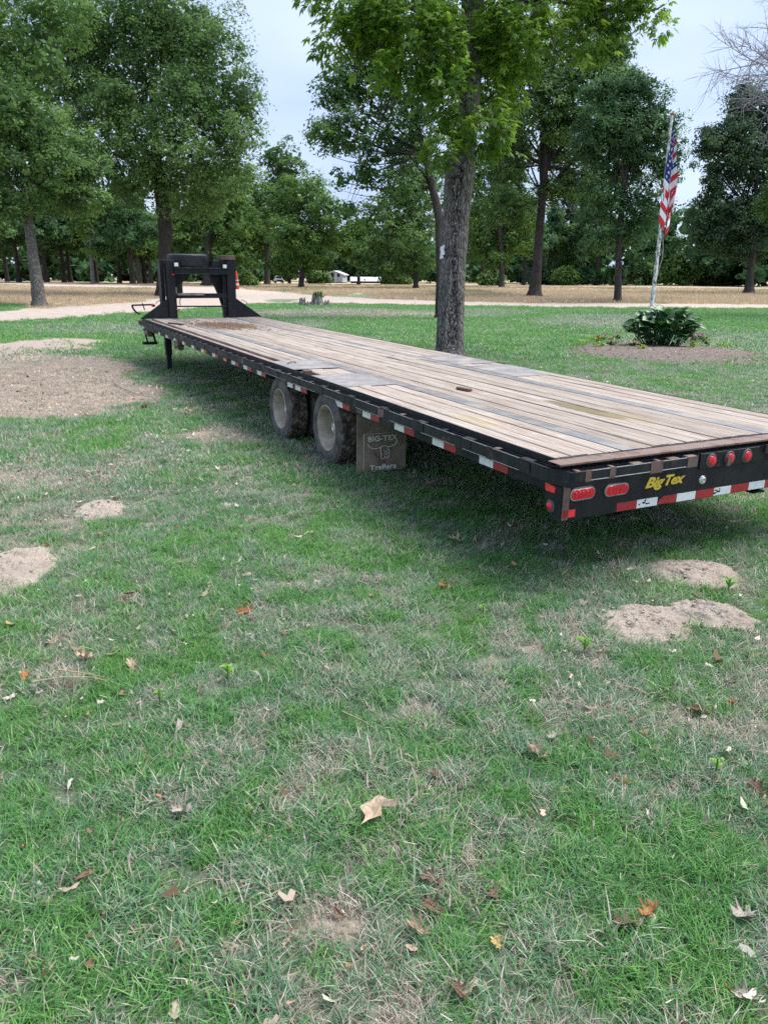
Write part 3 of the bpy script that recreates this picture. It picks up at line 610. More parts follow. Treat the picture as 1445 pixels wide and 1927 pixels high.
for u in (1.143, 1.300, 1.452):
    h = B(); h.lathe([(-.036, 0.0001), (-.036, .040), (-.0305, .045)], (u, .022, -.050), 1, 24); h = h.build('marker_light', 'grommet', TR, True)
    b = B(); b.lathe([(-.046, .0001), (-.045, .018), (-.041, .029), (-.0365, .031)], (u, .022, -.050), 1, 24); b.build('lens', 'lens_red', h, True)
h = B(); h.lathe([(-.034, .0001), (-.030, .03), (-.022, .034)], (0, .078 - .0, -.223), 0, 24); h.off = Vector(OFF)
hm = MB((.052, 0, WZ)); hm.lathe([(-.036, .0001), (-.034, .030), (-.0305, .036)], (0, .077, -.215), 0, 24); hm = hm.build('marker_light', 'grommet', TR, True)
b = MB((.052, 0, WZ)); b.lathe([(-.050, .0001), (-.046, .016), (-.0365, .024)], (0, .077, -.215), 0, 24); b.build('lens', 'lens_red', hm, True)
b = B(); b.prism([(.128, -.092), (.122, -.135), (.045, -.133), (.040, -.102), (.062, -.096)], 0, .017, .0215); b.build('reflector', 'reflector_red', TR)
b = B(); b.box(.045, .132, -.004, -.0005, -.268, -.225); b.build('reflector', 'reflector_red', TR)
us = [.435, .586, .748, .901, 1.057, 1.212, 1.362, 1.521, 1.671, 1.83, 1.98, 2.13, 2.28]
for i in range(len(us) - 1):
    b = B(); lo = -.281; b.add([(us[i] + .001, -.0012, lo), (us[i + 1] - .001, -.0012, lo), (us[i + 1] - .001, -.0012, -.230), (us[i] + .001, -.0012, -.230)] if i != 2 else [(us[i] + .001, -.0012, lo + .004), (us[i + 1] - .001, -.0012, lo), (us[i + 1] - .001, -.0012, -.230), (us[i] + .045, -.0012, -.232), (us[i] + .012, -.0012, -.25)], [(0, 1, 2, 3)] if i != 2 else [(0, 1, 2, 3, 4)])
    b.build('reflective_tape', 'tape_red' if i % 2 == 0 else 'tape_white', TR)
b = B()
for k, (u, w_) in enumerate(((.60, -.262), (.63, -.258), (.655, -.264), (.645, -.245), (1.22, -.25), (1.235, -.262), (1.255, -.246), (1.21, -.270))): b.box(u, u + .012 + .01 * (k % 3), -.0018, -.0014, w_, w_ + .007 + .004 * (k % 2))
b.build('tape_wear', 'black_steel', TR)
b = B(); b.lathe([(-.012, .0001), (-.014, .014), (-.008, .020), (-.008, .024), (-.001, .028)], (1.098, 0, -.166), 1, 16); b.build('key_socket', 'chrome', TR, True)
b = B(); b.add([(1.255, -.0308, -.09), (1.285, -.0308, -.09), (1.292, -.0308, -.035), (1.262, -.0308, -.03)], [(0, 1, 2, 3)]); b.build('rust_stain', 'rusty_steel', TR)
def text(name, body, size, mat, parent, mtx, shear=0., off=0., ext=.001, sx=1., spacing=1.):
    cu = bpy.data.curves.new(name, 'FONT'); cu.body = body; cu.size = size; cu.shear = shear; cu.offset = off; cu.extrude = ext; cu.align_x = 'LEFT'; cu.space_character = spacing; cu.resolution_u = 4
    to = bpy.data.objects.new(name, cu); COL.objects.link(to); dg = bpy.context.evaluated_depsgraph_get(); me = bpy.data.meshes.new_from_object(to.evaluated_get(dg)); bpy.data.objects.remove(to)
    w0 = max(v.co.x for v in me.vertices) - min(v.co.x for v in me.vertices); x0 = min(v.co.x for v in me.vertices); k = sx / w0
    for v in me.vertices: v.co.x = (v.co.x - x0) * k
    me.transform(mtx); me.materials.clear(); me.materials.append(MAT[mat]); me.name = name
    return link(name, me, parent)
def tmtx(u, v, w): return Matrix.Translation((u, v, w + WZ)) @ Matrix.Rotation(math.radians(90), 4, 'X')
text('logo_lettering', 'Big', .082, 'decal_yellow', TR, tmtx(.637, -.0012, -.164), .35, .0032, .0006, .150, .95)
text('logo_lettering', 'Tex', .082, 'decal_yellow', TR, tmtx(.792, -.0012, -.163), .35, .0032, .0006, .158, .95)
# side tapes
for v in (.833, 1.424, 2.00, 2.575, 3.140, 4.165, 4.392, 5.405, 5.936, 6.449, 7.385, 8.00, 8.59, 9.20, 9.83, 10.45, 11.08, 12.66):
    far_ = v > 8.2
    b = B(); b.box(.0495, .0515, v - .152, v, -.146, -.094); b.build('reflective_tape', 'tape_white', TR)
    if v not in (4.392, 11.08):
        b = B(); b.box(.0495, .0515, v - .308, v - .156, -.146, -.094); b.build('reflective_tape', 'tape_faded' if far_ else 'tape_red', TR)
b = B(); b.box(.049, .0515, 2.60, 2.71, -.13, -.09); b.build('rust_patch', 'rusty_steel', TR)
for v in (6.70,):
    h = B(); h.prism(oval((v, -.120), .16, .052, 20), 0, .044, .0515); h = h.build('side_marker', 'grommet', TR)
    b = B(); b.prism(oval((v, -.120), .14, .040, 20), 0, .034, .0435); b.build('lens', 'lens_amber', h, bevel=.003)
# wheels: dual wheels on two axles, both sides
def tyre(u0, cv, cw, R=.345, wdt=.215, seed=0):
    b = MB((0, 0, WZ)); N = 96; r0 = .212
    pr = [(.018, r0), (.002, r0 + .012), (-.001, r0 + .030), (-.004, r0 + .032), (-.006, r0 + .062), (-.004, r0 + .066), (.002, R - .040), (.0, R - .036), (.014, R - .016), (.026, R - .004)]
    a = wdt; tread = []
    xs = [.026, .055, .060, .095, .100, .118, .123, .158, .163, a - .026]
    for i, x in enumerate(xs): tread.append((x, R - (.0 if (i // 1) % 2 == 0 or i == len(xs) - 1 else 0)))
    prof = pr[:]
    ribs = [(.026, .060), (.070, .100), (.110, .140), (.150, a - .026)]
    for k, (x0, x1) in enumerate(ribs):
        prof += [(x0, R), (x1, R)]
        if k < 3: prof += [(x1 + .001, R - .010), (ribs[k + 1][0] - .001, R - .010)]
    m = [(a - h, r) for h, r in pr[::-1]]; prof += m
    def rf(k, j, r):
        if r >= R - .001: return r - (.014 if ((j + k // 2) % 3 == 0) else 0) - .003 * ((j * 7 + k * 3) % 5 == 0)
        return r
    b.lathe(prof, (u0, cv, cw), 0, N, rf); return b
def wheel(cv, cw, mirror, labels=None):
    m = (lambda u: WD - .03 - u) if mirror else (lambda u: u)
    hub = MB((0, 0, WZ)); sgn = -1 if mirror else 1
    def L(prof, n=40):
        hub.lathe([(sgn * h, r) for h, r in prof], (m(.03), cv, cw), 0, n)
    L([(.08, .0001), (.08, .050), (.095, .056), (.155, .060), (.17, .085), (.175, .125)], 24)
    w = hub.build('wheel', 'rim_dusty', TR, True)
    o = tyre(m(.03) if not mirror else m(.03) - .215, cv, cw).build('tyre', 'rubber', w, True)
    me = o.data; me.materials.append(MAT['tread_rubber'])
    for p in me.polygons:
        r_ = math.hypot(p.center.y - cv, p.center.z - cw - WZ)
        if r_ > .326: p.material_index = 1
    o = link('tyre', me.copy(), w); o.location.x = .255 * sgn
    rim = MB((0, 0, WZ)); rim.lathe([(sgn * h, r) for h, r in [(.014, .216), (.004, .212), (.004, .204), (.018, .196), (.05, .184), (.11, .180), (.14, .174), (.168, .150), (.175, .12)]], (m(.03), cv, cw), 0, 40)
    rim.build('rim', 'rim_dusty', w, True)
    nb = MB((0, 0, WZ))
    for k in range(8):
        t_ = k * math.pi / 4; cy_, cz_ = cv + .105 * math.cos(t_), cw + .105 * math.sin(t_); nb.tube([(m(.03) + sgn * .14, cy_, cz_), (m(.03) + sgn * .174, cy_, cz_)], .012, 6)
    nb.build('wheel_nut', 'chrome', w)
    for k in range(8):
        t_ = k * math.pi / 4 + .39; cy_, cz_ = cv + .148 * math.cos(t_), cw + .148 * math.sin(t_); hh_ = MB((0, 0, WZ)); hh_.lathe([(-sgn * .006, .0001), (-sgn * .006, .018), (sgn * .004, .020)], (m(.03) + sgn * .164, cy_, cz_), 0, 10); hh_.build('hand_hole', 'dark_trim', w)
    cp = MB((0, 0, WZ)); cp.lathe([(sgn * h, r) for h, r in [(.078, .0001), (.072, .030), (.079, .040)]], (m(.03), cv, cw), 0, 20); cp.build('hub_cap', 'rim_bright', w, True)
for mi in (False, True):
    wheel(3.33, -.385, mi); wheel(4.62, -.415, mi)
for cv, cw in ((3.33, -.385), (4.62, -.415)):
    b = B(); b.tube([(.26, cv, cw), (WD - .26, cv, cw)], .065, 10); b.build('axle', 'black_steel', TR, True)
for u in (.66, 1.78):
    b = B(); b.box(u, u + .06, 2.9, 5.1, -.30, -.26); b.box(u - .02, u + .08, 3.9, 4.05, -.36, -.2); b.build('leaf_spring', 'black_steel', TR)
# wheel arches inside
for u0, u1 in ((.068, .60), (WD - .60, WD - .068)):
    b = B(); b.box(u0, u1, 2.80, 5.3, -.012, -.006); b.build('wheel_arch', 'black_steel', TR)
# mud flaps
def flap(u0, u1, printed):
    V = []; nu, nw = 6, 10; bb = B()
    def pt(i, j, dv):
        f = j / nw; u = u0 + (u1 - u0) * i / nu; return (u + .006 * math.sin(f * 3), 2.72 + dv + .018 * math.sin(f * 2.5) + .006 * math.cos(i * 1.1), -.12 - .595 * f)
    for dv in (0, .008):
        for j in range(nw + 1):
            for i in range(nu + 1): V.append(pt(i, j, dv))
    n = (nu + 1) * (nw + 1); Fs = []
    for j in range(nw):
        for i in range(nu): q = j * (nu + 1) + i; Fs += [(q, q + 1, q + nu + 2, q + nu + 1), (n + q, n + q + nu + 1, n + q + nu + 2, n + q + 1)]
    for j in range(nw): q = j * (nu + 1); Fs.append((q, q + nu + 1, n + q + nu + 1, n + q)); q += nu; Fs.append((q, n + q, n + q + nu + 1, q + nu + 1))
    for i in range(nu): q = nw * (nu + 1) + i; Fs.append((q, q + 1, n + q + 1, n + q))
    bb.add(V, Fs); fl = bb.build('mud_flap', 'flap_rubber', TR, True)
    b = B(); b.box(u0, u1, 2.70, 2.735, -.125, -.09); b.build('flap_bracket', 'black_steel', fl)
    if not printed: return
    fv = 2.706
    def poly(name, pts, r, mat):
        b = B(); b.tube([(u, fv + .002, w_) for u, w_ in pts], r, 5); b.build(name, mat, fl, True)
    fr = [(.125, -.335), (.505, -.335), (.505, -.665), (.125, -.668)]
    poly('print_border', fr + [fr[0]], .0018, 'flap_print')
    text('lettering', 'BIG-TEX', .065, 'flap_print', fl, tmtx(.165, fv, -.400), 0, .0022, .001, .285, 1.05)
    text('lettering', 'Trailers', .065, 'flap_print', fl, tmtx(.180, fv, -.655), 0, .0022, .001, .262, 1.02)
    # long horned steer head between two outline strokes
    horn = [(.165, -.418), (.175, -.445), (.205, -.462), (.245, -.468), (.285, -.462), (.300, -.450), (.340, -.448), (.362, -.460), (.392, -.458), (.425, -.445), (.440, -.425), (.446, -.408)]
    poly('horn_print', horn, .0042, 'flap_print')
    poly('head_print', [(.288, -.462), (.284, -.49), (.296, -.515), (.290, -.545), (.302, -.565), (.322, -.560), (.336, -.545), (.352, -.560), (.368, -.548), (.372, -.525), (.366, -.495), (.358, -.465)], .0036, 'flap_print')
    poly('head_print', [(.315, -.485), (.330, -.50), (.328, -.52), (.345, -.535), (.352, -.51), (.34, -.49)], .0028, 'flap_print')
    poly('outline_print', [(.212, -.498), (.235, -.512), (.250, -.535), (.262, -.545)], .0045, 'flap_red'); poly('outline_print', [(.315, -.575), (.328, -.592), (.334, -.605)], .0045, 'flap_red')
flap(.072, .55, True); flap(WD - .55, WD - .072, False)
# gooseneck
def gz(a, b): return ((a - 175) / 470 + .008, .04 + (795 - b) / 505)
VG = 12.52
def plate(name, pts, v0, v1, mat='black_steel', parent=TR, bevel=.003, **k):
    b = B(); b.prism(pts, 1, v0, v1); return b.build(name, mat, parent, bevel=bevel, **k)
neck = B(); neck.box(.565, .72, VG, VG + .03, DK, 1.125); neck.box(.60, .685, VG + .03, VG + .19, DK, 1.118); neck.box(.565, .72, VG + .19, VG + .22, DK, 1.122)
neck.box(.490, .560, VG + .26, VG + .50, DK, 1.135)
neck = neck.build('gooseneck', 'black_steel', TR, bevel=.004)
b = B(); b.box(1.735, 1.905, VG, VG + .03, DK, 1.14); b.box(1.77, 1.86, VG + .03, VG + .20, DK, 1.13); b.box(1.735, 1.90, VG + .20, VG + .23, DK, 1.135); b.box(1.665, 1.730, VG + .05, VG + .12, DK, .86); b.build('neck_post', 'black_steel', neck, bevel=.004)
b = B(); b.box(.70, 1.79, VG - .06, VG - .002, .868, .985); b.box(.70, 1.79, VG - .09, VG - .061, .972, .984); b.box(.70, 1.79, VG - .09, VG - .061, .869, .880); b.build('cross_beam', 'black_steel', neck, bevel=.003)
b = B(); b.box(.722, 1.78, VG + .02, VG + .07, .415, .505); b.build('cross_beam', 'black_steel', neck, bevel=.003)
b = B(); b.box(.73, 1.25, VG - .03, VG + .018, .47, .515); b.build('wood_block', 'stump_wood', neck)
b = B(); b.tube([(.70, VG + .02, .262), (1.82, VG + .02, .255)], .014, 8); b.build('cross_rod', 'black_steel', neck, True)
plate('gusset', [(.005, DK), (.56, DK), (.56, .405), (.53, .40), (.02, DK + .012)], VG + .03, VG + .042)
plate('gusset', [(WD - .01, DK), (WD - .03, DK + .012), (1.93, .40), (1.906, .405), (1.906, DK)], VG + .06, VG + .072)
plate('neck_bracket', [(.72, .862), (1.08, .862), (1.02, .81), (.92, .73), (.82, .66), (.76, .60), (.735, .50), (.72, .42)], VG + .25, VG + .33, parent=neck)
plate('neck_bracket', [(1.45, .862), (1.73, .862), (1.73, DK), (1.70, DK), (1.695, .20), (1.62, .45), (1.55, .62), (1.50, .70), (1.46, .72)], VG + .25, VG + .33, parent=neck)
b = B()   # forward neck frame and coupler
for u in (.62, 1.80): b.add([(u - .04, VG + .2, .98), (u + .04, VG + .2, .98), (u + .04, VG + .2, 1.12), (u - .04, VG + .2, 1.12), (1.19, VG + 2.0, .98), (1.26, VG + 2.0, .98), (1.26, VG + 2.0, 1.12), (1.19, VG + 2.0, 1.12)], [(0, 1, 2, 3), (4, 7, 6, 5), (0, 4, 5, 1), (1, 5, 6, 2), (2, 6, 7, 3), (3, 7, 4, 0)])
b.box(.66, 1.76, VG + .9, VG + 1.0, .985, 1.05); b.tube([(1.22, VG + 2.0, .35), (1.22, VG + 2.0, 1.15)], .07, 12); b.build('coupler_frame', 'black_steel', neck)
b = B(); b.box(1.63, 1.91, VG - .02, VG + .30, 1.142, 1.225); b.build('toolbox_lid', 'rusty_steel', neck, bevel=.006)
b = B(); b.box(1.46, 1.73, VG + .02, VG + .28, .99, 1.125); b.build('battery_box', 'black_steel', neck, bevel=.004)
for a, q in ((515, 290), (957, 302)):
    u, w_ = gz(a, q); h = B(); h.box(u - .045, u + .045, VG - .10, VG - .04, w_ - .04, w_ + .04); h = h.build('work_light', 'dark_trim', neck)
    b = B(); b.box(u - .037, u + .037, VG - .112, VG - .101, w_ - .032, w_ + .032); b.build('lens', 'lamp_white', h, bevel=.003)
for a, q, m_ in ((490, 382, 'lens_red'), (515, 715, 'lens_red')):
    u, w_ = gz(a, q); b = B(); b.tube([(u - .03, VG - .02, w_), (u + .03, VG - .02, w_)], .014, 8); b.build('pin', m_, neck, True)
for pts in (((322, 660), (332, 640), (375, 618), (390, 640)), ((1120, 632), (1130, 625), (1170, 650), (1178, 668))):
    b = B(); b.tube([(gz(a, q)[0], VG + .036, gz(a, q)[1]) for a, q in pts], .007, 6); b.build('lift_loop', 'black_steel', neck, True)
b = B(); b.tube([(gz(a, q)[0], VG + .55, gz(a, q)[1]) for a, q in ((350, 676), (250, 678), (150, 680))], .016, 8); b.tube([(gz(a, q)[0], VG + .55, gz(a, q)[1]) for a, q in ((150, 680), (160, 715), (180, 745), (215, 768))], .018, 8)
b.tube([(gz(a, q)[0], VG + .55, gz(a, q)[1]) for a, q in ((245, 660), (262, 728))], .011, 6); b.build('crank_handle', 'black_steel', neck, True)
u, w_ = gz(335, 684); b = B(); b.lathe([(-.02, .02), (0, .03), (.03, .028), (.05, .012)], (u, VG + .52, w_), 0, 12); b.build('crank_knob', 'lens_red', neck, True)
# hanging chain
ch = B(); 
for k in range(15):
    w_ = .66 - k * .027; u = .815 + .012 * math.sin(k * .9); r_ = .016
    pts = [(u + r_ * .8 * math.cos(t_) * (1 if k % 2 else .15), VG + .15 + r_ * math.cos(t_) * (.15 if k % 2 else 1), w_ + .02 * math.sin(t_)) for t_ in np.linspace(0, 6.283, 9)]
    ch.tube(pts, .0045, 5, False)
ch.build('safety_chain', 'chain_steel', neck)
u, w_ = gz(568, 490); b = B(); b.tube([(u + .03 * math.cos(t_), VG + .15, w_ + .03 * math.sin(t_)) for t_ in np.linspace(0, 6.283, 12)], .007, 6, False); b.build('chain_ring', 'chain_steel', neck, True)
# landing legs, step, side winches
for u in (.20, WD - .24):
    zg = lambda v: -(WZ + PIT * v)
    b = B(); b.box(u - .055, u + .055, 11.0, 11.11, -.50, -.09); l_ = b.build('landing_leg', 'black_steel', TR, bevel=.004)
    b = B(); b.box(u - .042, u + .042, 11.013, 11.097, -.80, -.501); b.build('leg_tube', 'black_steel', l_, bevel=.003)
b = B(); b.add([(.06, 12.62, -.13), (.09, 12.62, -.13), (.14, 12.62, -.42), (.11, 12.62, -.42), (.06, 12.66, -.13), (.09, 12.66, -.13), (.14, 12.66, -.42), (.11, 12.66, -.42)], [(0, 1, 2, 3), (7, 6, 5, 4), (0, 3, 7, 4), (1, 5, 6, 2), (3, 2, 6, 7), (0, 4, 5, 1)])
b.add([(.20, 12.62, -.13), (.24, 12.62, -.13), (.30, 12.62, -.44), (.26, 12.62, -.44), (.20, 12.66, -.13), (.24, 12.66, -.13), (.30, 12.66, -.44), (.26, 12.66, -.44)], [(0, 1, 2, 3), (7, 6, 5, 4), (0, 3, 7, 4), (1, 5, 6, 2), (3, 2, 6, 7), (0, 4, 5, 1)])
b.box(.03, .30, 12.55, 12.70, -.455, -.405); b.build('step', 'black_steel', TR, bevel=.003)
for v in (12.05, 9.45):
    b = B(); b.tube([(.075, v - .0, -.20), (.075, v + .26, -.20)], .055, 12); b.box(.03, .12, v - .02, v - .008, -.26, -.135); b.box(.03, .12, v + .268, v + .28, -.26, -.135); b.build('strap_winch', 'rusty_steel', TR, True)
# spare tyre lies on the neck: a thing of its own
SP = empty('spare_tyre', (0, 0, 0), 'black spare tyre lying flat on top of the gooseneck between its posts', 'tyre')
SP.matrix_world = TM @ Matrix.Translation((1.072, VG + .42, WZ + .995))
b = MB(); prof = [(.0, .215), (.0, .33), (.012, .365), (.028, .382)]
for k in range(6): z = .030 + k * .031; prof += [(z, .389), (z + .024, .390), (z + .026, .381), (z + .030, .381)]
prof += [(.222, .382), (.238, .365), (.248, .33), (.246, .215), (.2, .205), (.05, .205), (0, .215)]
b.lathe(prof, (0, 0, 0), 2, 64); b.build('tyre_body', 'spare_rubber', SP, True)
b = MB(); b.lathe([(.05, .204), (.08, .19), (.10, .06), (.10, .0001)], (0, 0, 0), 2, 32); b.build('rim', 'rim_dusty', SP, True)
# orange marker hanging on the right post
MK = empty('safety_marker', (0, 0, 0), 'orange and white safety marker hanging on the right gooseneck post', 'safety marker')
MK.matrix_world = TM @ Matrix.Translation((1.955, VG + .10, WZ + .58))
b = MB(); b.lathe([(0, .0001), (0, .050), (.02, .052), (.10, .046), (.20, .040), (.30, .028), (.36, .012), (.36, .0001)], (0, 0, 0), 2, 14); b.build('cone_body', 'orange_plastic', MK, True)
b = MB(); b.lathe([(.075, .0495), (.12, .0465)], (0, 0, 0), 2, 14); b.lathe([(.165, .0445), (.185, .0425)], (0, 0, 0), 2, 14); b.build('white_band', 'white_plastic', MK, True)
# loose dirt on deck
def crumbs():
    V = []; F = []; n = 420
    for i in range(n):
        u = rng.normal(1.02, .28); v = rng.normal(10.5, .5) + (u - 1.02) * -.9; s_ = rng.uniform(.006, .022)
        if not .30 < u < 1.7: continue
        b0 = len(V); z = DK + .004 + WZ
        for k in range(5): t_ = k * 1.2566; V.append((u + s_ * math.cos(t_) * rng.uniform(.6, 1.2), v + 1.6 * s_ * math.sin(t_) * rng.uniform(.6, 1.2), z))
        V.append((u, v, z + s_ * .6)); F += [(b0 + k, b0 + (k + 1) % 5, b0 + 5) for k in range(5)]
    o = link('deck_dirt', mesh_np('deck_dirt', V, F, 'dead_brown')); o.matrix_world = TM; tag(o, kind='stuff')
crumbs()
for (u, v, a, L_, nm, lb) in ((.33, 10.9, .3, .5, 'wood_scrap', 'dark strip of broken wood lying at the front left of the trailer deck'), (.93, 2.42, .15, .16, 'wood_scrap', 'small dark block of wood lying in the middle of the trailer deck')):
    b = MB(); b.box(-.025, .025, -L_ / 2, L_ / 2, 0, .022); o = b.build(nm, 'dead_brown', None, bevel=.004); o.matrix_world = TM @ Matrix.Translation((u, v, WZ + DK + .004)) @ Matrix.Rotation(a, 4, 'Z'); tag(o, lb, 'wood scrap')
# ------------------------------------------------------------------ TREES
def tube_np(path, rads, n=14, bump=.08, seed=0, rows=None):
    g = np.random.default_rng(seed); path = np.array(path, float); rads = np.array(rads, float)
    s = np.concatenate([[0], np.cumsum(np.linalg.norm(np.diff(path, axis=0), axis=1))]); rows = rows or max(4, int(s[-1] / (rads.mean() * 1.6)))
    q = np.linspace(0, s[-1], rows); 
    P_ = np.stack([np.interp(q, s, path[:, i]) for i in range(3)], -1); R = np.interp(q, s, rads)
    for i in range(3):
        k = np.convolve(np.pad(P_[:, i], 2, 'edge'), np.ones(5) / 5, 'valid'); k[0], k[-1] = P_[0, i], P_[-1, i]; P_[:, i] = k
    T = np.gradient(P_, axis=0); T /= np.linalg.norm(T, axis=1, keepdims=True) + 1e-9
    ref = np.array([0, 1., 0]) if abs(T[0, 2]) > .5 else np.array([0, 0, 1.])
    Xa = np.cross(T, ref); Xa /= np.linalg.norm(Xa, axis=1, keepdims=True) + 1e-9; Ya = np.cross(Xa, T)
    a = np.arange(n) / n * 2 * np.pi; rr = R[:, None] * (1 + bump * g.normal(0, 1, (1, n)) + bump * .6 * g.normal(0, 1, (rows, n)))
    V = P_[:, None] + rr[..., None] * (np.cos(a)[None, :, None] * Xa[:, None] + np.sin(a)[None, :, None] * Ya[:, None])
    i, j = np.meshgrid(np.arange(rows - 1), np.arange(n), indexing='ij'); j2 = (j + 1) % n
    return V.reshape(-1, 3), np.stack([i * n + j, i * n + j2, (i + 1) * n + j2, (i + 1) * n + j], -1).reshape(-1, 4)
def join_np(parts):
    V = []; F = []; b = 0
    for v, f in parts: V.append(v); F.append(f + b); b += len(v)
    return np.concatenate(V), np.concatenate(F)
def crown_np(lobes, n, L, clr, seed, per=42, wid=.55, shell=.5, flat=.65, droop=.15, fill=.0, gaps=3.2):
    """lobes (k,6): centre and radii. Leaves are small diamonds gathered in clumps near the lobes' surfaces."""
    g = np.random.default_rng(seed); lobes = np.array(lobes, float); area = (lobes[:, 3] * lobes[:, 5] + lobes[:, 3] * lobes[:, 4] + lobes[:, 4] * lobes[:, 5])
    nc = max(8, n // per); li = g.choice(len(lobes), nc, p=area / area.sum()); Lb = lobes[li]
    d = g.normal(0, 1, (nc, 3)); d /= np.linalg.norm(d, axis=1, keepdims=True)
    rr = shell + (1 - shell) * g.random(nc) ** .6; rr *= 1 + .26 * np.sin(d[:, 0] * 5 + li) * np.cos(d[:, 2] * 6 + li * 2)
    C = Lb[:, :3] + d * Lb[:, 3:] * rr[:, None]
    if gaps:
        ks = gaps / max(.2, np.median(lobes[:, 3])); k_ = fbm(C[:, 0] * ks + seed, C[:, 2] * ks + C[:, 1] * ks * .6, 3) > .40; C, d, Lb, li = C[k_], d[k_], Lb[k_], li[k_]; nc = len(C)
    sq = np.repeat(np.arange(nc), 1)
    hue = np.clip(g.normal(.42, .2, nc), 0, 1); csz = clr * g.uniform(.55, 1.35, nc)
    ci = np.repeat(np.arange(nc), per); m = len(ci)
    o = g.normal(0, 1, (m, 3)); o /= np.linalg.norm(o, axis=1, keepdims=True); o *= (g.random(m) ** .45)[:, None]; o[:, 2] *= flat
    Q = C[ci] + o * csz[ci][:, None]; Q[:, 2] -= droop * csz[ci] * (o[:, 0] ** 2 + o[:, 1] ** 2)
    N = .55 * d[ci] + .5 * o + np.array([0, 0, .75]) + .45 * g.normal(0, 1, (m, 3)); N /= np.linalg.norm(N, axis=1, keepdims=True)
    T = np.cross(N, g.normal(0, 1, (m, 3))); T /= np.linalg.norm(T, axis=1, keepdims=True) + 1e-9; B_ = np.cross(N, T)
    l = L * g.uniform(.6, 1.3, m)[:, None]; w = l * wid
    V = np.stack([Q - T * l * .5, Q + B_ * w * .5 - T * l * .05, Q + T * l * .5 - N * l * .12, Q - B_ * w * .5 - T * l * .05], 1).reshape(-1, 3)
    r = np.clip(hue[ci] + g.normal(0, .16, m), 0, 1)
    if fill:   # larger sprays deep in the crown
        mf_ = int(m * fill); lf = g.choice(len(lobes), mf_, p=area / area.sum()); d = g.normal(0, 1, (mf_, 3)); d /= np.linalg.norm(d, axis=1, keepdims=True)
        Q = lobes[lf, :3] + d * lobes[lf, 3:] * (.78 * g.random(mf_) ** .45)[:, None]; N = g.normal(0, 1, (mf_, 3)) + d; N /= np.linalg.norm(N, axis=1, keepdims=True); T = np.cross(N, g.normal(0, 1, (mf_, 3))); T /= np.linalg.norm(T, axis=1, keepdims=True); B_ = np.cross(N, T); l = L * g.uniform(1.6, 2.8, mf_)[:, None]
        V = np.concatenate([V, np.stack([Q - T * l * .5, Q + B_ * l * .33, Q + T * l * .5, Q - B_ * l * .33], 1).reshape(-1, 3)]); r = np.concatenate([r, np.clip(g.normal(.3, .15, mf_), 0, 1)]); m += mf_
    return V, np.arange(m * 4).reshape(-1, 4), np.repeat(r, 4)
def limbs(path, lobes, r0, seed, n=None, frm=.45):
    g = np.random.default_rng(seed); path = np.array(path); out = []; k = 0
    for lb in lobes[:n]:
        c = np.array(lb[:3]); z0 = path[0][2] + (path[-1][2] - path[0][2]) * frm
        cand = [p for p in path if p[2] >= z0 and p[2] < c[2] + lb[5]]; 
        if not cand: cand = [path[-1]]
        p0 = np.array(cand[int(g.random() * len(cand))]); 
        for q in range(3):
            e = c + g.normal(0, .45, 3) * np.array(lb[3:]); m_ = (p0 + e) / 2 + np.array([0, 0, -.08]) * np.linalg.norm(e - p0) + g.normal(0, .06, 3) * np.linalg.norm(e - p0)
            r_ = r0 * (.5 if q == 0 else .3)
            pts = [p0, p0 * .6 + m_ * .4 + [0, 0, .1 * r0], m_, m_ * .4 + e * .6, e]; out.append(tube_np(pts, [r_, r_ * .8, r_ * .6, r_ * .38, r_ * .12], 6, .05, seed + q, 8)); k += 1
    return out
def tree(label, path_px, wpx, lobes_px, n, mat='leaf_oak', bark='bark_dark', depth=None, leaf_px=3.0, cl_px=7, name='oak_tree', group=None, cat='tree', seed=1, shell=.5, depth_k=.8, nlimb=None, per=42, sides=14, bumpy=.05, flare=1.5, wid=.55, fill=.05):
    bx_, by_ = path_px[0]; d = depth or GD(bx_, by_); base = P(bx_, by_, d) if depth else G(bx_, by_); base = np.array([base[0], base[1], 0.])
    if depth: base[:2] = P(bx_, by_, d)[:2]
    o = empty(name, (base[0], base[1], gh1(base[0], base[1])), label, cat, group); m = d / FPX
    path = [P(x, y, d) - base for x, y in path_px]; path[0] = np.array([0, 0, -.15]); g = np.random.default_rng(seed)
    for i in range(1, len(path)): path[i] = path[i] + np.array([0, g.normal(0, .006) * d * (i / len(path)), 0])
    rads = [w * m / 2 for w in wpx]; lob = []
    for L_ in lobes_px:
        x, y, rx, ry = L_[:4]; dk = L_[4] if len(L_) > 4 else g.uniform(-.5, .5)
        c = P(x, y, d + dk * rx * m) - base; lob.append([*c, rx * m, rx * m * depth_k, ry * m])
    p2 = [path[0]] + [path[0] + (path[1] - path[0]) * .12] + path[1:]; r2 = [rads[0] * flare] + rads
    parts = [tube_np(p2, r2, sides, bumpy, seed, max(8, int(len(path) * 5)))]
    V, F = join_np(parts); link('trunk', mesh_np('trunk', V, F, bark, None, True), o)
    lm = limbs(path, lob, rads[-1] if rads[-1] > .3 * rads[0] else rads[0] * .5, seed, nlimb)
    if lm: V, F = join_np(lm); link('branches', mesh_np('branches', V, F, bark, None, True), o)
    Lm = leaf_px * 2 * m / 1.0; V, F, r = crown_np(lob, n, Lm, cl_px * 2 * m, seed + 5, per, wid, shell, fill=fill)
    k = V.reshape(-1, 4, 3)[:, :, 2].min(1) > .15; V = V.reshape(-1, 4, 3)[k].reshape(-1, 3); r = r.reshape(-1, 4)[k].ravel(); F = np.arange(len(V)).reshape(-1, 4)
    link('crown', mesh_np('crown', V, F, mat, dict(rnd=r)), o)
    return o
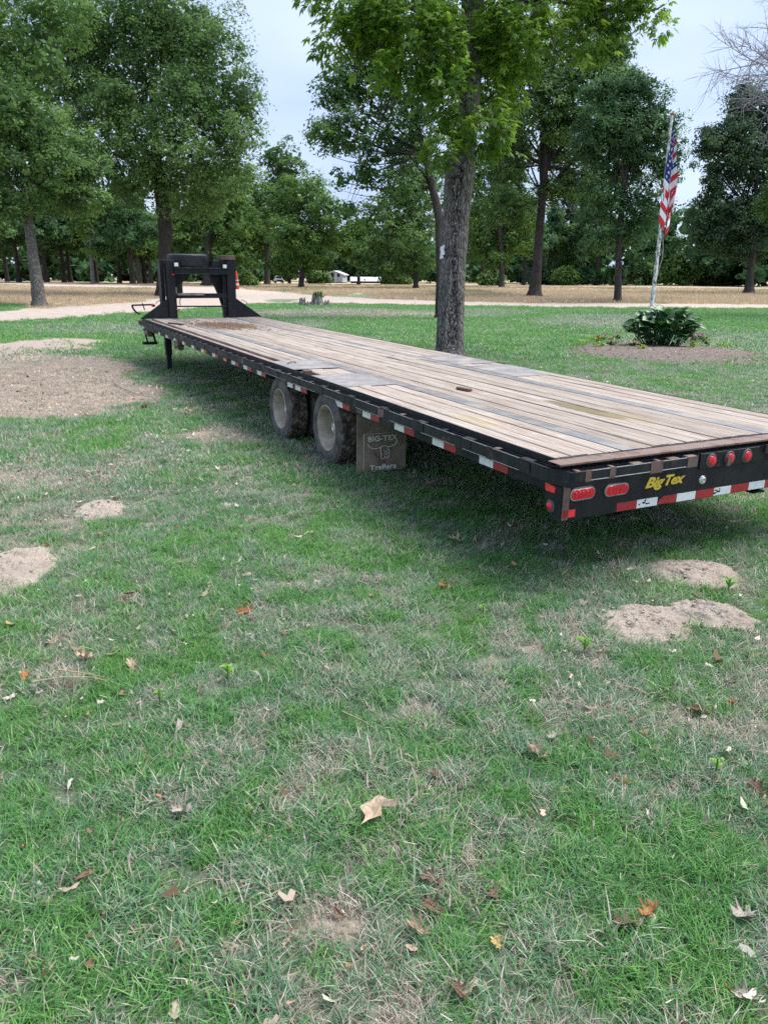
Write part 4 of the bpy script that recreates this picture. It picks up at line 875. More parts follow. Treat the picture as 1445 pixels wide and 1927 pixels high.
# big oaks left
tree('huge dark green oak with a thick trunk rising behind the left gooseneck post', [(302, 557), (306, 500), (313, 440), (305, 390), (295, 300), (285, 160)], [18, 17, 27, 25, 20, 8],
     [(290, 130, 130, 120, 0), (185, 150, 120, 110), (400, 140, 98, 108), (438, 215, 72, 80), (90, 190, 90, 80), (120, 60, 90, 80), (300, 20, 110, 60), (330, 270, 120, 80, -.6), (425, 320, 75, 55, -.5), (240, 50, 140, 80), (350, 60, 90, 62), (190, 270, 95, 75, -.5), (250, 350, 90, 50, -.3), (150, 350, 70, 45), (370, 370, 80, 40, .4), (340, 190, 70, 60, -1.3), (210, 190, 60, 50, -1.3), (300, 330, 45, 28, -1.2)], 150000, seed=11, cl_px=10, leaf_px=2.75, shell=.5)
tree('leaning oak with a bare grey lower trunk at the left edge beside the road', [(76, 577), (66, 500), (54, 430), (44, 340), (30, 220)], [26, 20, 17, 14, 6],
     [(25, 300, 85, 70), (95, 320, 80, 55), (150, 300, 60, 55), (0, 220, 100, 80), (70, 240, 70, 55), (110, 385, 60, 28), (10, 385, 60, 30), (170, 375, 40, 30)], 48000, 'leaf_oak', 'bark', seed=12, leaf_px=2.9, cl_px=8)
tree('tall light green oak filling the top left corner', [(-120, 572), (-110, 420), (-90, 200)], [26, 20, 10], [(-20, 60, 120, 90), (60, 120, 90, 80), (-60, 180, 120, 100), (110, 30, 80, 70), (30, 200, 60, 60), (-110, 30, 110, 100)], 56000, 'leaf_oak_light', seed=13, leaf_px=2.9, cl_px=9)
tree('twin trunked oak standing behind the gooseneck opening', [(392, 538), (393, 500), (394, 430), (396, 380)], [20, 16, 13, 6], [(395, 400, 70, 50), (350, 430, 60, 40), (440, 430, 60, 45), (410, 350, 70, 40), (330, 460, 50, 28), (430, 475, 45, 25)], 24000, 'leaf_oak_light', seed=14)
tree('oak with a straight grey trunk left of the parked white pickup', [(503, 536), (503, 480), (500, 410), (510, 370), (530, 320)], [11, 8, 8, 6, 3], [(530, 300, 48, 34), (490, 380, 60, 45), (460, 430, 55, 45), (530, 350, 45, 35), (500, 450, 50, 30), (452, 350, 40, 50), (470, 480, 40, 18)], 21000, 'leaf_oak', seed=15)
tree('broad low oak with a forked trunk left of the white house', [(567, 541), (568, 500), (566, 450), (563, 425), (556, 395)], [11, 8, 8, 7, 3], [(570, 365, 70, 38), (620, 400, 50, 30), (530, 400, 50, 38), (600, 440, 65, 32), (550, 440, 60, 32), (570, 480, 60, 28), (590, 482, 30, 14), (530, 500, 35, 18), (645, 395, 22, 12)], 30000, 'leaf_oak_light', seed=16, leaf_px=2.6)
tree('slender oak standing in front of the right part of the white house', [(675, 536), (675, 500), (672, 450), (678, 420)], [6, 5, 4, 2], [(680, 430, 42, 24), (672, 462, 40, 18), (690, 492, 26, 12), (640, 450, 30, 22)], 10000, 'leaf_oak_light', seed=17)
tree('oak with a dark trunk between the white house and the peeling near trunk', [(782, 543), (783, 500), (780, 440), (770, 400)], [10, 8, 8, 4], [(770, 440, 75, 48), (730, 400, 62, 50), (800, 370, 62, 55), (705, 470, 45, 28), (790, 500, 45, 18), (720, 500, 50, 18), (800, 310, 52, 45)], 30000, 'leaf_oak', seed=18, leaf_px=2.7)
tree('oak with a forked dark trunk directly behind the peeling near trunk', [(828, 600), (829, 520), (827, 400), (812, 350), (800, 290), (775, 200), (760, 120)], [20, 17, 17, 14, 12, 8, 4],
     [(640, 150, 60, 42), (650, 250, 75, 40), (615, 245, 40, 26), (710, 170, 65, 62), (745, 260, 65, 50), (690, 320, 40, 42), (640, 330, 26, 26), (760, 340, 60, 36), (630, 185, 40, 22), (700, 90, 60, 50), (790, 190, 60, 70), (800, 80, 70, 60), (660, 390, 22, 12), (690, 230, 30, 22)], 36000, 'leaf_oak', 'bark_dark', seed=19, leaf_px=3.2, cl_px=8, shell=.35, depth_k=.9, per=26, fill=.03)
tree('tall oak with a thick dark trunk right of the peeling near trunk', [(1005, 560), (1010, 500), (1016, 430), (1022, 370), (1026, 310), (1020, 180)], [26, 18, 16, 15, 14, 6],
     [(990, 200, 100, 90), (1090, 170, 90, 80), (1060, 270, 80, 65), (960, 300, 60, 60), (1120, 90, 65, 52), (1170, 90, 26, 38), (1000, 90, 90, 70), (1100, 340, 50, 36), (950, 390, 55, 42), (1160, 170, 50, 60), (1040, 360, 40, 24)], 84000, 'leaf_oak', seed=20, leaf_px=2.8, cl_px=8)
tree('oak with a straight slim trunk left of the flagpole', [(1162, 570), (1163, 520), (1166, 450), (1170, 360), (1180, 280)], [14, 12, 11, 8, 4],
     [(1180, 210, 75, 62), (1228, 250, 55, 66), (1256, 300, 36, 64), (1160, 250, 60, 70), (1170, 300, 75, 60), (1140, 380, 55, 46), (1215, 380, 55, 50), (1175, 440, 48, 28), (1130, 180, 40, 40), (1200, 165, 50, 30), (1110, 260, 40, 50), (1130, 450, 34, 20)], 56000, 'leaf_oak_dark', seed=21, leaf_px=2.8, cl_px=8, shell=.4)
tree('dark trunked oak filling the gap between the near trunk and the thick trunked oak', [(943, 541), (943, 500), (940, 440), (935, 400)], [10, 9, 8, 5], [(930, 390, 55, 62), (905, 330, 50, 70), (950, 450, 55, 36), (900, 450, 40, 45), (930, 490, 40, 20), (960, 330, 42, 60), (990, 420, 36, 60)], 32000, 'leaf_oak_light', seed=22, leaf_px=2.6)
tree('dark drooping cedar standing between two oaks right of the centre', [(1082, 535), (1083, 500), (1083, 440), (1083, 390)], [7, 6, 5, 3], [(1080, 420, 55, 34), (1080, 455, 66, 24), (1085, 380, 40, 30), (1050, 475, 36, 16), (1115, 478, 40, 16), (1080, 345, 34, 26)], 18000, 'leaf_cedar', name='cedar_tree', seed=23, wid=.3, leaf_px=3.4)
tree('large blue green oak at the right edge with drooping lower limbs', [(1408, 553), (1411, 520), (1416, 480), (1420, 400), (1420, 300)], [18, 13, 11, 9, 4],
     [(1400, 300, 85, 55), (1355, 400, 68, 55), (1335, 250, 24, 16), (1350, 270, 40, 24), (1395, 175, 32, 26), (1430, 210, 50, 52), (1400, 210, 40, 40), (1440, 400, 60, 60), (1400, 465, 72, 30), (1345, 340, 30, 40), (1460, 290, 60, 80), (1340, 450, 36, 26), (1385, 250, 40, 30)], 60000, 'leaf_bluish', seed=24, leaf_px=2.8, cl_px=8, shell=.4)
tree('yellow green oak reaching in from beyond the right picture edge', [(1530, 596), (1525, 480), (1510, 380)], [24, 20, 10], [(1470, 380, 46, 60), (1520, 300, 70, 70), (1480, 450, 40, 30)], 12000, 'leaf_oak_light', seed=25)
# leafless tree upper right
def bare_tree():
    d = 46; base = G(1600, 600); d = GD(1600, 600); m = d / FPX
    o = empty('bare_tree', (base[0], base[1], 0), 'leafless pale branched tree above the blue green oak at the right edge', 'tree'); g = np.random.default_rng(5)
    tr_ = [P(x, y, d) - base for x, y in ((1600, 600), (1600, 400), (1590, 250), (1560, 150))]; tr_[0] = np.array([0, 0, -.1])
    V, F = tube_np(tr_, [.4, .33, .25, .15], 10, .05); link('trunk', mesh_np('trunk', V, F, 'bark_grey', None, True), o); parts = []
    def br(p, v, L_, r, lvl):
        pts = [p]; q = p.copy(); dv = v.copy()
        for i in range(5): dv = dv + g.normal(0, .09, 3) + np.array([0, 0, .012]); dv /= np.linalg.norm(dv); q = q + dv * L_ / 5; pts.append(q.copy())
        parts.append(tube_np(pts, np.linspace(r, r * .4, 6), 5, .02, 1, 6))
        if lvl < 4:
            for i in range(1, 6):
                for s_ in (0, 1) if lvl < 3 else (0,):
                    nv = dv + g.normal(0, .62, 3); nv /= np.linalg.norm(nv); br(pts[i], nv, L_ * g.uniform(.42, .66), r * (.62 if lvl < 2 else .55), lvl + 1)
    for (x, y, tx, ty) in ((1560, 150, 1400, 118), (1590, 250, 1420, 150), (1560, 150, 1480, 40)):
        a = P(x, y, d) - base; b_ = P(tx, ty, d) - base; v = (b_ - a); br(a, v / np.linalg.norm(v), np.linalg.norm(v) * .85, .045, 1)
    V, F = join_np(parts); link('branches', mesh_np('branches', V, F, 'twig_pale', None, True), o)
bare_tree()
# ---- the near tree with peeling trunk
NB = G(846, 675); ND = GD(846, 675); NM = ND / FPX
NT_ = empty('hickory_tree', (NB[0], NB[1], 0), 'near tree with a grey scarred trunk and large bright green leaves, just beyond the trailer', 'tree')
def near_trunk():
    keys = [(846, 690, 60), (846, 660, 53), (847, 620, 51), (849, 560, 49), (851, 500, 49), (853, 455, 54), (856, 420, 50), (861, 370, 52), (864, 335, 56), (868, 305, 50), (875, 270, 40), (882, 200, 40), (885, 120, 43), (888, 40, 42), (892, -80, 40), (900, -250, 32), (905, -420, 22)]
    ys = np.array([k[1] for k in keys], float)[::-1]; xs = np.array([k[0] for k in keys], float)[::-1]; ws = np.array([k[2] for k in keys], float)[::-1]
    rows = 300; n = 96; V = np.zeros((rows, n, 3)); fm = np.zeros((rows, n), int); g = np.random.default_rng(2)
    side_a = math.atan2(-NB[1], -NB[0])
    for i in range(rows):
        y = 690 - (690 + 420) * (i / (rows - 1)); x = np.interp(y, ys, xs); w = np.interp(y, ys, ws); c = P(x, y, ND) - np.array([NB[0], NB[1], 0]); 
        a = np.arange(n) / n * 2 * np.pi; R = w * NM / 2 * np.ones(n); h = c[2]
        R = R * (1 + (.30 + .10 * np.sin(a * 5 + 1)) * np.clip((y - 642) / 48, 0, 1) ** 1.8)
        R = R * (1 + .035 * (fbm(a * 6.5 / 6.283 * 3 + 3, np.full(n, h * .7), 3) - .5) * 2)
        # furrowed bark
        ridg = np.abs(fbm(np.cos(a) * 9 + 20 + .35 * np.sin(h * 5), np.sin(a) * 9 + h * 1.1, 3) - .5) * 2
        R = R + .012 * ridg - .003
        # scar: dead strip down the side that faces the lawn, between two rolled lips
        dev = .10 * math.sin(h * 1.3) - .12 + .22 * math.sin(h * .55 + 1.0)
        da = (a - (side_a + dev) + np.pi) % (2 * np.pi) - np.pi
        ha = .34 + .10 * math.sin(h * 2.1 + .5) + .06 * math.sin(h * 7.3) ; open_ = np.clip((h - .1) / .3, 0, 1) * np.clip((4.05 - h) / .35, 0, 1); gap = .55 if 2.25 < h < 2.55 else 1.
        ins = np.clip((ha - np.abs(da)) / .09, 0, 1) * open_ * gap; lip = np.exp(-((np.abs(da) - ha - .07) / .075) ** 2) * open_
        chunk = (fbm(a * 14, np.full(n, h * 9), 3) - .5)
        R = R - ins * (.050 + .075 * chunk) + lip * .024
        fm[i] = ((ins > .5)).astype(int)
        V[i, :, 0] = c[0] + R * np.cos(a); V[i, :, 1] = c[1] + R * np.sin(a); V[i, :, 2] = c[2]
    i, j = np.meshgrid(np.arange(rows - 1), np.arange(n), indexing='ij'); j2 = (j + 1) % n
    F = np.stack([i * n + j, i * n + j2, (i + 1) * n + j2, (i + 1) * n + j], -1).reshape(-1, 4); V[..., 2] -= 0
    t_ = link('trunk', mesh_np('trunk', V.reshape(-1, 3), F, ['bark', 'bark_decay'], None, False, fm[:-1].ravel()), NT_); t_['label'] = 'scarred grey trunk with a dead strip down its face'
    # knot where a limb broke off
    c = P(852, 322, ND - .30) - np.array([NB[0], NB[1], 0]); b = MB(); b.lathe([(0, .0001), (.03, .06), (.035, .10), (.0, .135), (-.05, .15), (-.22, .13)], (0, 0, 0), 1, 18, lambda k, j, r: r * (1 + .14 * math.sin(j * 2.3 + k)))
    for q in range(len(b.v)): x, y, z = b.v[q]; b.v[q] = (x + c[0] - .02, -y + c[1], z * .9 + c[2])
    b.build('branch_scar', 'bark_grey', NT_, True)
    # white paint mark
    mk = MB()
    for (x, y, s_) in ((832, 468, 3.5), (833, 476, 4), (831, 484, 3), (835, 464, 2.2)):
        c = P(x, y, ND - .30) - np.array([NB[0], NB[1], 0]); s_ *= NM; mk.add([(c[0] - s_, c[1] + .10, c[2] - s_), (c[0] + s_, c[1], c[2] - s_ * .7), (c[0] + s_ * .8, c[1], c[2] + s_), (c[0] - s_ * .7, c[1] + .10, c[2] + s_ * 1.3), (c[0], c[1] + .1, c[2])], [(0, 1, 2, 3)])
    mk.build('paint_mark', 'white_plastic', NT_)
near_trunk()
def near_crown():
    g = np.random.default_rng(9); off = np.array([NB[0], NB[1], 0])
    L = [(640, 55, 68, 52, -.6, 1.0), (730, 55, 90, 60, -.8, 1.2), (705, 125, 45, 26, -1.0, 1.), (650, 25, 60, 30, 0, .6), (800, 90, 90, 80, -.9, 1.3), (860, 190, 78, 62, -1.1, 1.0), (920, 150, 80, 75, .8, 1.1), (835, 280, 36, 32, -1.4, 1.0), (900, 250, 60, 42, -1.1, 1.0), (948, 283, 30, 14, -.8, .7), (880, 80, 60, 60, 1.0, .8),
         (980, 75, 100, 68, -.5, 1.2), (1080, 60, 80, 62, 0, 1.1), (1030, 115, 70, 26, -.6, .9), (1160, 25, 60, 40, .2, .9), (1225, 15, 34, 24, .2, .9), (1245, 55, 16, 15, .2, 1.0), (1120, 95, 34, 14, -.3, .7),
         (700, -40, 150, 90, 0, .5), (900, -60, 170, 110, 0, .5), (1100, -60, 160, 90, 0, .5), (850, -220, 260, 120, 0, .35), (1050, -240, 200, 110, 0, .35)]
    lob = []; 
    for (x, y, rx, ry, dz, w) in L: c = P(x, y, ND + dz) - off; lob.append((*c, rx * NM, max(.55, rx * NM * .75), ry * NM, w))
    lob = np.array(lob); area = lob[:, 3] * lob[:, 5] * lob[:, 6]; ns = 18500
    li = g.choice(len(lob), ns, p=area / area.sum()); d = g.normal(0, 1, (ns, 3)); d /= np.linalg.norm(d, axis=1, keepdims=True)
    C = lob[li, :3] + d * lob[li, 3:6] * (.35 + .68 * g.random(ns) ** .6)[:, None]
    zt = C[:, 2]; cx_ = np.interp(zt, [3.9, 5.2, 6.8], [.20, .42, .50]); rr_ = np.hypot(C[:, 0] - cx_, 0 * zt); keep_ = (fbm(C[:, 0] * 2.3 + 20, C[:, 2] * 2.3 + C[:, 1], 3) > .43) & ~((rr_ < .34) & (zt > 4.6) & (C[:, 1] < .8) & (g.random(len(zt)) < .9)); C = C[keep_]; d = d[keep_]; ns = len(C)
    # compound leaf: rachis direction outward and drooping, leaflets fan from it
    ax = d * np.array([1, 1, .3]) + g.normal(0, .5, (ns, 3)) + np.array([0, 0, -.25]); ax /= np.linalg.norm(ax, axis=1, keepdims=True)
    up = np.array([0, 0, 1.]) + .45 * g.normal(0, 1, (ns, 3)); sd_ = np.cross(ax, up); sd_ /= np.linalg.norm(sd_, axis=1, keepdims=True); nrm = np.cross(sd_, ax)
    spec = [(1.0, 0, 1.0), (.78, .9, .85), (.78, -.9, .85), (.5, 1.15, .66), (.5, -1.15, .66)]
    V = []; R = []; hue = np.clip(g.normal(.42, .2, ns) + .35 * (fbm(C[:, 0] * .9 + 5, C[:, 2] * .9, 2) - .5) + .25 * (C[:, 0] > 2.2) * (C[:, 2] < 6.2), 0, 1); sz = g.uniform(.10, .165, ns)
    for (al, an, s_) in spec:
        j = g.normal(0, .15, ns); a = an + j; dr = ax * np.cos(a)[:, None] + sd_ * np.sin(a)[:, None] - np.array([0, 0, .35]) * g.random((ns, 1)); dr /= np.linalg.norm(dr, axis=1, keepdims=True)
        b0 = C + ax * (sz * al * .75)[:, None]; l = (sz * s_)[:, None]; wv = np.cross(dr, nrm); wv /= np.linalg.norm(wv, axis=1, keepdims=True) + 1e-9; wv = wv * l * .24
        t1 = b0 + dr * l * .5 + nrm * l * .05; t2 = b0 + dr * l - np.array([0, 0, .18]) * l
        V.append(np.stack([b0, b0 + dr * l * .42 + wv + nrm * l * .07, t2, b0 + dr * l * .42 - wv + nrm * l * .07], 1)); R.append(np.clip(hue + g.normal(0, .1, ns), 0, 1))
    V = np.concatenate(V).reshape(-1, 3); r = np.repeat(np.concatenate(R), 4)
    link('crown', mesh_np('crown', V, np.arange(len(V)).reshape(-1, 4), 'leaf_near', dict(rnd=r)), NT_)
    parts = []; o3 = np.array([NB[0], NB[1], 0]); Q = lambda x, y, dz=0.: P(x, y, ND + dz) - o3
    for pts, r in (([(882, 130, -.1), (840, 60, -.6), (760, 0, -.8), (690, 20, -.6), (620, 60, -.5)], .05), ([(884, 90, 0), (930, 20, -.3), (1010, -10, -.2), (1110, 20, 0), (1230, 20, .2)], .055), ([(760, 0, -.8), (735, 70, -.9), (700, 105, -1.), (668, 130, -1.)], .018),
                   ([(870, 290, -.2), (850, 285, -.7), (815, 290, -1.3), (802, 300, -1.4)], .018), ([(884, 200, -.1), (860, 180, -.7), (820, 150, -1.1)], .02), ([(1010, -10, -.2), (1035, 50, -.5), (1045, 100, -.6), (1060, 120, -.6)], .018), ([(884, 220, 0), (925, 180, .4), (960, 150, .8)], .03),
                   ([(1110, 20, 0), (1090, 60, 0), (1100, 100, -.2)], .014), ([(876, 270, -.2), (905, 275, -.7), (950, 285, -.8)], .014), ([(888, 30, 0), (850, -60, .3), (780, -200, .4)], .08), ([(892, -60, 0), (960, -160, -.3), (1050, -260, 0)], .08)):
        parts.append(tube_np([Q(*p) for p in pts], np.linspace(r, r * .3, len(pts)), 7, .04, 3, 16))
        for q in range(5):
            i = g.integers(1, len(pts)); p = Q(*pts[i]); e = p + g.normal(0, .28, 3); parts.append(tube_np([p, (p + e) / 2 + g.normal(0, .05, 3), e], [r * .4, r * .25, .003], 5, .02, 1, 5))
    V, F = join_np(parts); link('branches', mesh_np('branches', V, F, 'bark_dark', None, True), NT_)
near_crown()
# ------------------------------------------------------------------ far trees: copies of four prototypes
def proto(seed, H, mat, bark):
    g = np.random.default_rng(seed); lob = []
    for k in range(11): a = g.random() * 6.28; r = g.random() ** .5 * H * .24; z = H * g.uniform(.32, .86); s = H * g.uniform(.10, .17) * (1.15 - .5 * abs(z / H - .5)); lob.append([r * math.cos(a), r * math.sin(a), z, s, s, s * .8])
    path = [np.array([0, 0, -.1]), np.array([.1, 0, H * .2]), np.array([g.normal(0, .3), 0, H * .45]), np.array([g.normal(0, .4), .2, H * .75])]
    tv, tf = join_np([tube_np([path[0]] + [np.array([.02, 0, .5])] + path[1:], [.55, .42, .36, .28, .08], 9, .06, seed, 14)] + limbs(path, lob[:6], .3, seed))
    V, F, r = crown_np(lob, 10000, .42, .95, seed, 36, .6, .35, fill=.18)
    return mesh_np('trunk', tv, tf, bark, None, True), mesh_np('crown', V, F, mat, dict(rnd=r))
PR = [proto(101, 17, 'leaf_oak', 'bark_dark'), proto(102, 15, 'leaf_oak_light', 'bark_dark'), proto(103, 18, 'leaf_oak_dark', 'bark_dark'), proto(104, 14, 'leaf_oak', 'bark_grey')]
ORD = ['first', 'second', 'third', 'fourth', 'fifth', 'sixth', 'seventh', 'eighth', 'ninth', 'tenth', 'eleventh', 'twelfth', 'thirteenth', 'fourteenth', 'fifteenth']
def rank(xs, x): return ORD[sorted(xs).index(x)]
def far_tree(x, y, k, sc, label, group, sxy=1.):
    b = G(x, y); o = empty('oak_tree', (b[0], b[1], 0), label, 'tree', group, random.random() * 6.28); o.scale = (sc * sxy, sc * sxy, sc)
    link('trunk', PR[k][0], o); link('crown', PR[k][1], o)
gl = 'dark trunked trees along the wood edge at the left'
LX = (15, 37, 89, 122, 134, 183, 226, 251, 264, 275, 285, -40, 340, 430)
for i, (x, y, sc) in enumerate(((15, 530, .9), (37, 531, 1.05), (89, 532, 1.15), (122, 531.5, 1.), (134, 531, .95), (183, 532, .9), (226, 533, .85), (251, 535, .95), (264, 534, 1.), (275, 534, .95), (285, 533.5, .9), (-40, 533, 1.1), (340, 533, 1.0), (430, 534, .95))):
    far_tree(x, y, (0, 2, 2, 0, 2, 0, 2, 2, 3, 2, 3, 0, 2, 0)[i], sc, rank(LX, x) + ' oak from the left in the row along the wood edge behind the left road', gl)
gm = 'dark trees around the parked white pickup'
for i, (x, y, sc) in enumerate(((470, 534, .8), (481, 533.5, .8), (545, 533.5, .75), (586, 533.5, .7), (600, 531, .72))): far_tree(x, y, (0, 2, 2, 0, 2)[i], sc, rank((470, 481, 545, 586, 600), x) + ' dark oak from the left near the parked white pickup', gm)
gr = 'dark trunked trees along the wood edge at the right'
for i, (x, y, sc) in enumerate(((735, 536, .72), (768, 535, .75), (905, 537, .95), (1028, 536, 1.0), (1120, 537, 1.15), (1055, 536, .9), (1365, 537, .95), (1300, 536, .72), (1470, 540, 1.1), (1250, 536, .8), (985, 536.5, 1.0))):
    far_tree(x, y, (1, 0, 0, 2, 2, 1, 3, 1, 2, 1, 2)[i], sc, rank((735, 768, 905, 1028, 1120, 1055, 1365, 1300, 1470, 1250, 985), x) + ' oak from the left in the row along the wood edge behind the right field', gr)
tree('young pale trunked tree with a thin yellow green crown beside the left road', [(176, 535), (173, 490), (171, 470), (169, 430)], [8, 6, 5, 3], [(170, 470, 16, 12), (165, 425, 34, 26), (185, 405, 30, 20), (150, 400, 28, 22)], 4200, 'leaf_oak_light', 'bark_grey', seed=31, flare=1.2)
# shrubs under the far right and centre trees
for i, (x, y, w, h, lb) in enumerate(((1205, 537, 46, 46, 'bushy green shrub under the trees just left of the flagpole'), (1275, 538, 60, 70, 'wide bushy shrub under the trees just right of the flagpole'), (1340, 538, 44, 45, 'low green shrub under the large blue green oak'), (1065, 537, 40, 34, 'low shrub under the dark cedar'), (925, 538, 34, 28, 'low shrub beside the dark trunk right of the near trunk'),
                                      (465, 538, 22, 26, 'small green shrub right of the gooseneck beside the road'), (600, 534, 30, 22, 'low shrub in shade left of the white house'), (745, 536, 40, 24, 'low shrub at the right end of the long low building'))):
    d = GD(x, y); m = d / FPX; b = G(x, y); o = empty('shrub', (b[0], b[1], 0), lb, 'shrub'); V, F, r = crown_np([[0, 0, h * m * .45, w * m * .5, w * m * .4, h * m * .5], [w * m * .3, .5, h * m * .3, w * m * .35, w * m * .3, h * m * .35], [-w * m * .3, -.3, h * m * .35, w * m * .35, w * m * .3, h * m * .4]], 5200, 5.5 * m, 13 * m, 70 + i, 30, .6, .3)
    k = V.reshape(-1, 4, 3)[:, :, 2].min(1) > 0; V = V.reshape(-1, 4, 3)[k].reshape(-1, 3); r = r.reshape(-1, 4)[k].ravel()
    link('foliage', mesh_np('foliage', V, np.arange(len(V)).reshape(-1, 4), 'leaf_oak_light' if i % 2 else 'leaf_oak', dict(rnd=r)), o)
    V, F = join_np([tube_np([(0, 0, -.1), (.1 * q, 0, h * m * .3), (.5 * q * w * m * .4, .1, h * m * .6)], [.06, .05, .02], 5, .05, q + 3, 5) for q in (-1, 0, 1)]); link('stem', mesh_np('stem', V, F, 'bark_dark'), o)
# the wood itself beyond, one mass
def wood_mass():
    lob = []; g = np.random.default_rng(77)
    for k in range(150):
        a = math.radians(g.uniform(-40, 40)); r = g.uniform(178, 225); x, y = math.sin(a) * r, math.cos(a) * r; H = g.uniform(9.5, 13.5) * (1 + .35 * (x > 45) + .15 * (x < -45)); s = g.uniform(4, 6.5)
        if -26 < x < 4 and y < 200: y += 35
        lob += [[x, y, H - s * .8, s, s, s * .9], [x + g.normal(0, 2), y - 1, H * .42, s * 1.1, s, H * .36]]
        x2, y2 = x * 1.02 + g.normal(0, 4), y + g.uniform(8, 26)
    V, F, r = crown_np(lob, 100000, 1.05, 1.7, 78, 40, .65, .4, fill=.2); k = V.reshape(-1, 4, 3)[:, :, 2].min(1) > -.2; V = V.reshape(-1, 4, 3)[k].reshape(-1, 3); r = r.reshape(-1, 4)[k].ravel()
    tag(link('distant_wood', mesh_np('distant_wood', V, np.arange(len(V)).reshape(-1, 4), 'leaf_oak_dark', dict(rnd=r))), kind='stuff')
wood_mass()
def understory():
    g = np.random.default_rng(5); lob = []
    for a in np.arange(-40, 40, 1.5):
        for r in (172, 196, 228):
            aa = math.radians(a + g.normal(0, .5)); x, y = math.sin(aa) * r, math.cos(aa) * r
            if -32 < x < 14 and r < 200: continue
            if r < 180 and g.random() < .45: continue
            lob.append([x, y + g.normal(0, 3), g.uniform(1.2, 2.6), 4.5, 2.5, g.uniform(2., 3.6)])
    V, F, r = crown_np(lob, 52000, .95, 1.1, 6, 30, .65, .2, fill=.3); V = V.reshape(-1, 4, 3); V[:, :, 2] = np.abs(V[:, :, 2]); V = V.reshape(-1, 3)
    tag(link('undergrowth', mesh_np('undergrowth', V, F, 'leaf_oak_dark', dict(rnd=r * .8))), kind='stuff')
understory()
# ------------------------------------------------------------------ house, low building, tank, pickup
def house():
    bx, by = 626, 532.5; d = GD(bx, by); m = d / FPX; b = G(bx, by); o = empty('white_house', (b[0], b[1], 0), 'small white gabled house with a front door and steps among the trees', 'house', rz=-.06)
    w, h, L_ = 33 * m, 15 * m, 9.; x0, x1 = -14 * m, 19 * m; z0 = 1.5 * m
    q = MB(); q.prism([(x0, z0), (x1, z0), (x1, h), ((x0 + x1) / 2, h + 5 * m), (x0, h)], 1, 0, L_); q.build('wall', 'siding', o)
    n = 12; s = MB()
    for i in range(n): z = z0 + (h - z0) * i / n; s.box(x0 - .02, x1 + .02, -.03, -.005, z + .02, z + (h - z0) / n - .03)
    s.build('siding_board', 'siding', o)['kind'] = 'stuff'
    q = MB(); c = (x0 + x1) / 2; q.prism([(x0 - .4, h - .12), (c, h + 5 * m + .12), (x1 + .4, h - .12), (x1 + .4, h + .02), (c, h + 5 * m + .28), (x0 - .4, h + .02)], 1, -.35, L_ + .3); q.build('roof', 'house_roof', o)
    dx = 0 * m; f = MB(); f.box(dx - .62, dx + .62, -.07, -.035, z0, z0 + 2.25); f = f.build('door', 'siding', o); p = MB(); p.box(dx - .36, dx + .36, -.085, -.072, z0 + .95, z0 + 2.0); p.build('pane', 'glass_dark', f); p = MB(); p.box(dx - .36, dx + .36, -.085, -.072, z0 + .15, z0 + .8); p.build('pane', 'glass_dark', f)
    st = MB()
    for i in range(3): st.box(dx - .8, dx + .8, -.35 - i * .35, -i * .35 - .1, 0, z0 - .05 - i * .2 if z0 - .05 - i * .2 > .08 else .08)
    st.build('steps', 'step_brown', o); r = MB()
    for sx in (-.85, .85): r.box(dx + sx - .07, dx + sx + .07, -1.15, -1.02, 0, 1.55); r.box(dx + sx - .05, dx + sx + .05, -1.12, -.05, 1.1, 1.2)
    r.build('railing', 'siding', o); q = MB(); q.box(x0 + .05, x1 - .05, .02, L_ - .1, 0, z0); q.build('skirting', 'dark_trim', o)
    q = MB(); q.box(x1 - 1.3, x1 - .5, -.06, -.035, z0 + 1.0, z0 + 1.9); fr = q.build('window', 'siding', o); q = MB(); q.box(x1 - 1.2, x1 - .6, -.075, -.062, z0 + 1.08, z0 + 1.82); q.build('pane', 'glass_dark', fr)
    b = G(686, 533); m = GD(686, 533) / FPX; o = empty('long_low_building', (b[0], b[1], 0), 'long low building with a pale roof right of the white house', 'building', rz=.03)
    q = MB(); q.box(-26 * m, 30 * m, .3, 6, 0, 4 * m); q.build('wall', 'dark_trim', o); q = MB(); q.prism([(0, 3.6 * m), (6.6, 3.6 * m), (3.3, 11.5 * m)], 0, -27 * m, 31 * m); q.build('roof', 'siding', o)
    q = MB()
    for i in range(20): x = -26 * m + i * 57 * m / 20; q.box(x, x + .06, .5, .6, 4 * m, 5 * m)
    q.build('roof_rib', 'house_roof', o)['kind'] = 'stuff'
    b = G(602, 531.5); m = GD(602, 531.5) / FPX; o = empty('gas_tank', (b[0], b[1], 0), 'white horizontal gas tank left of the white house', 'tank')
    q = MB(); q.tube([(-8 * m, 0, 5 * m), (-7.5 * m, 0, 5 * m), (7.5 * m, 0, 5 * m), (8 * m, 0, 5 * m)], [.3, 3.2 * m, 3.2 * m, .3], 14); q.build('tank_body', 'siding', o, True)
    for sx in (-5, 5): q = MB(); q.box(sx * m - .15, sx * m + .15, -.4, .4, 0, 2.4 * m); q.build('leg', 'dark_trim', o)
house()
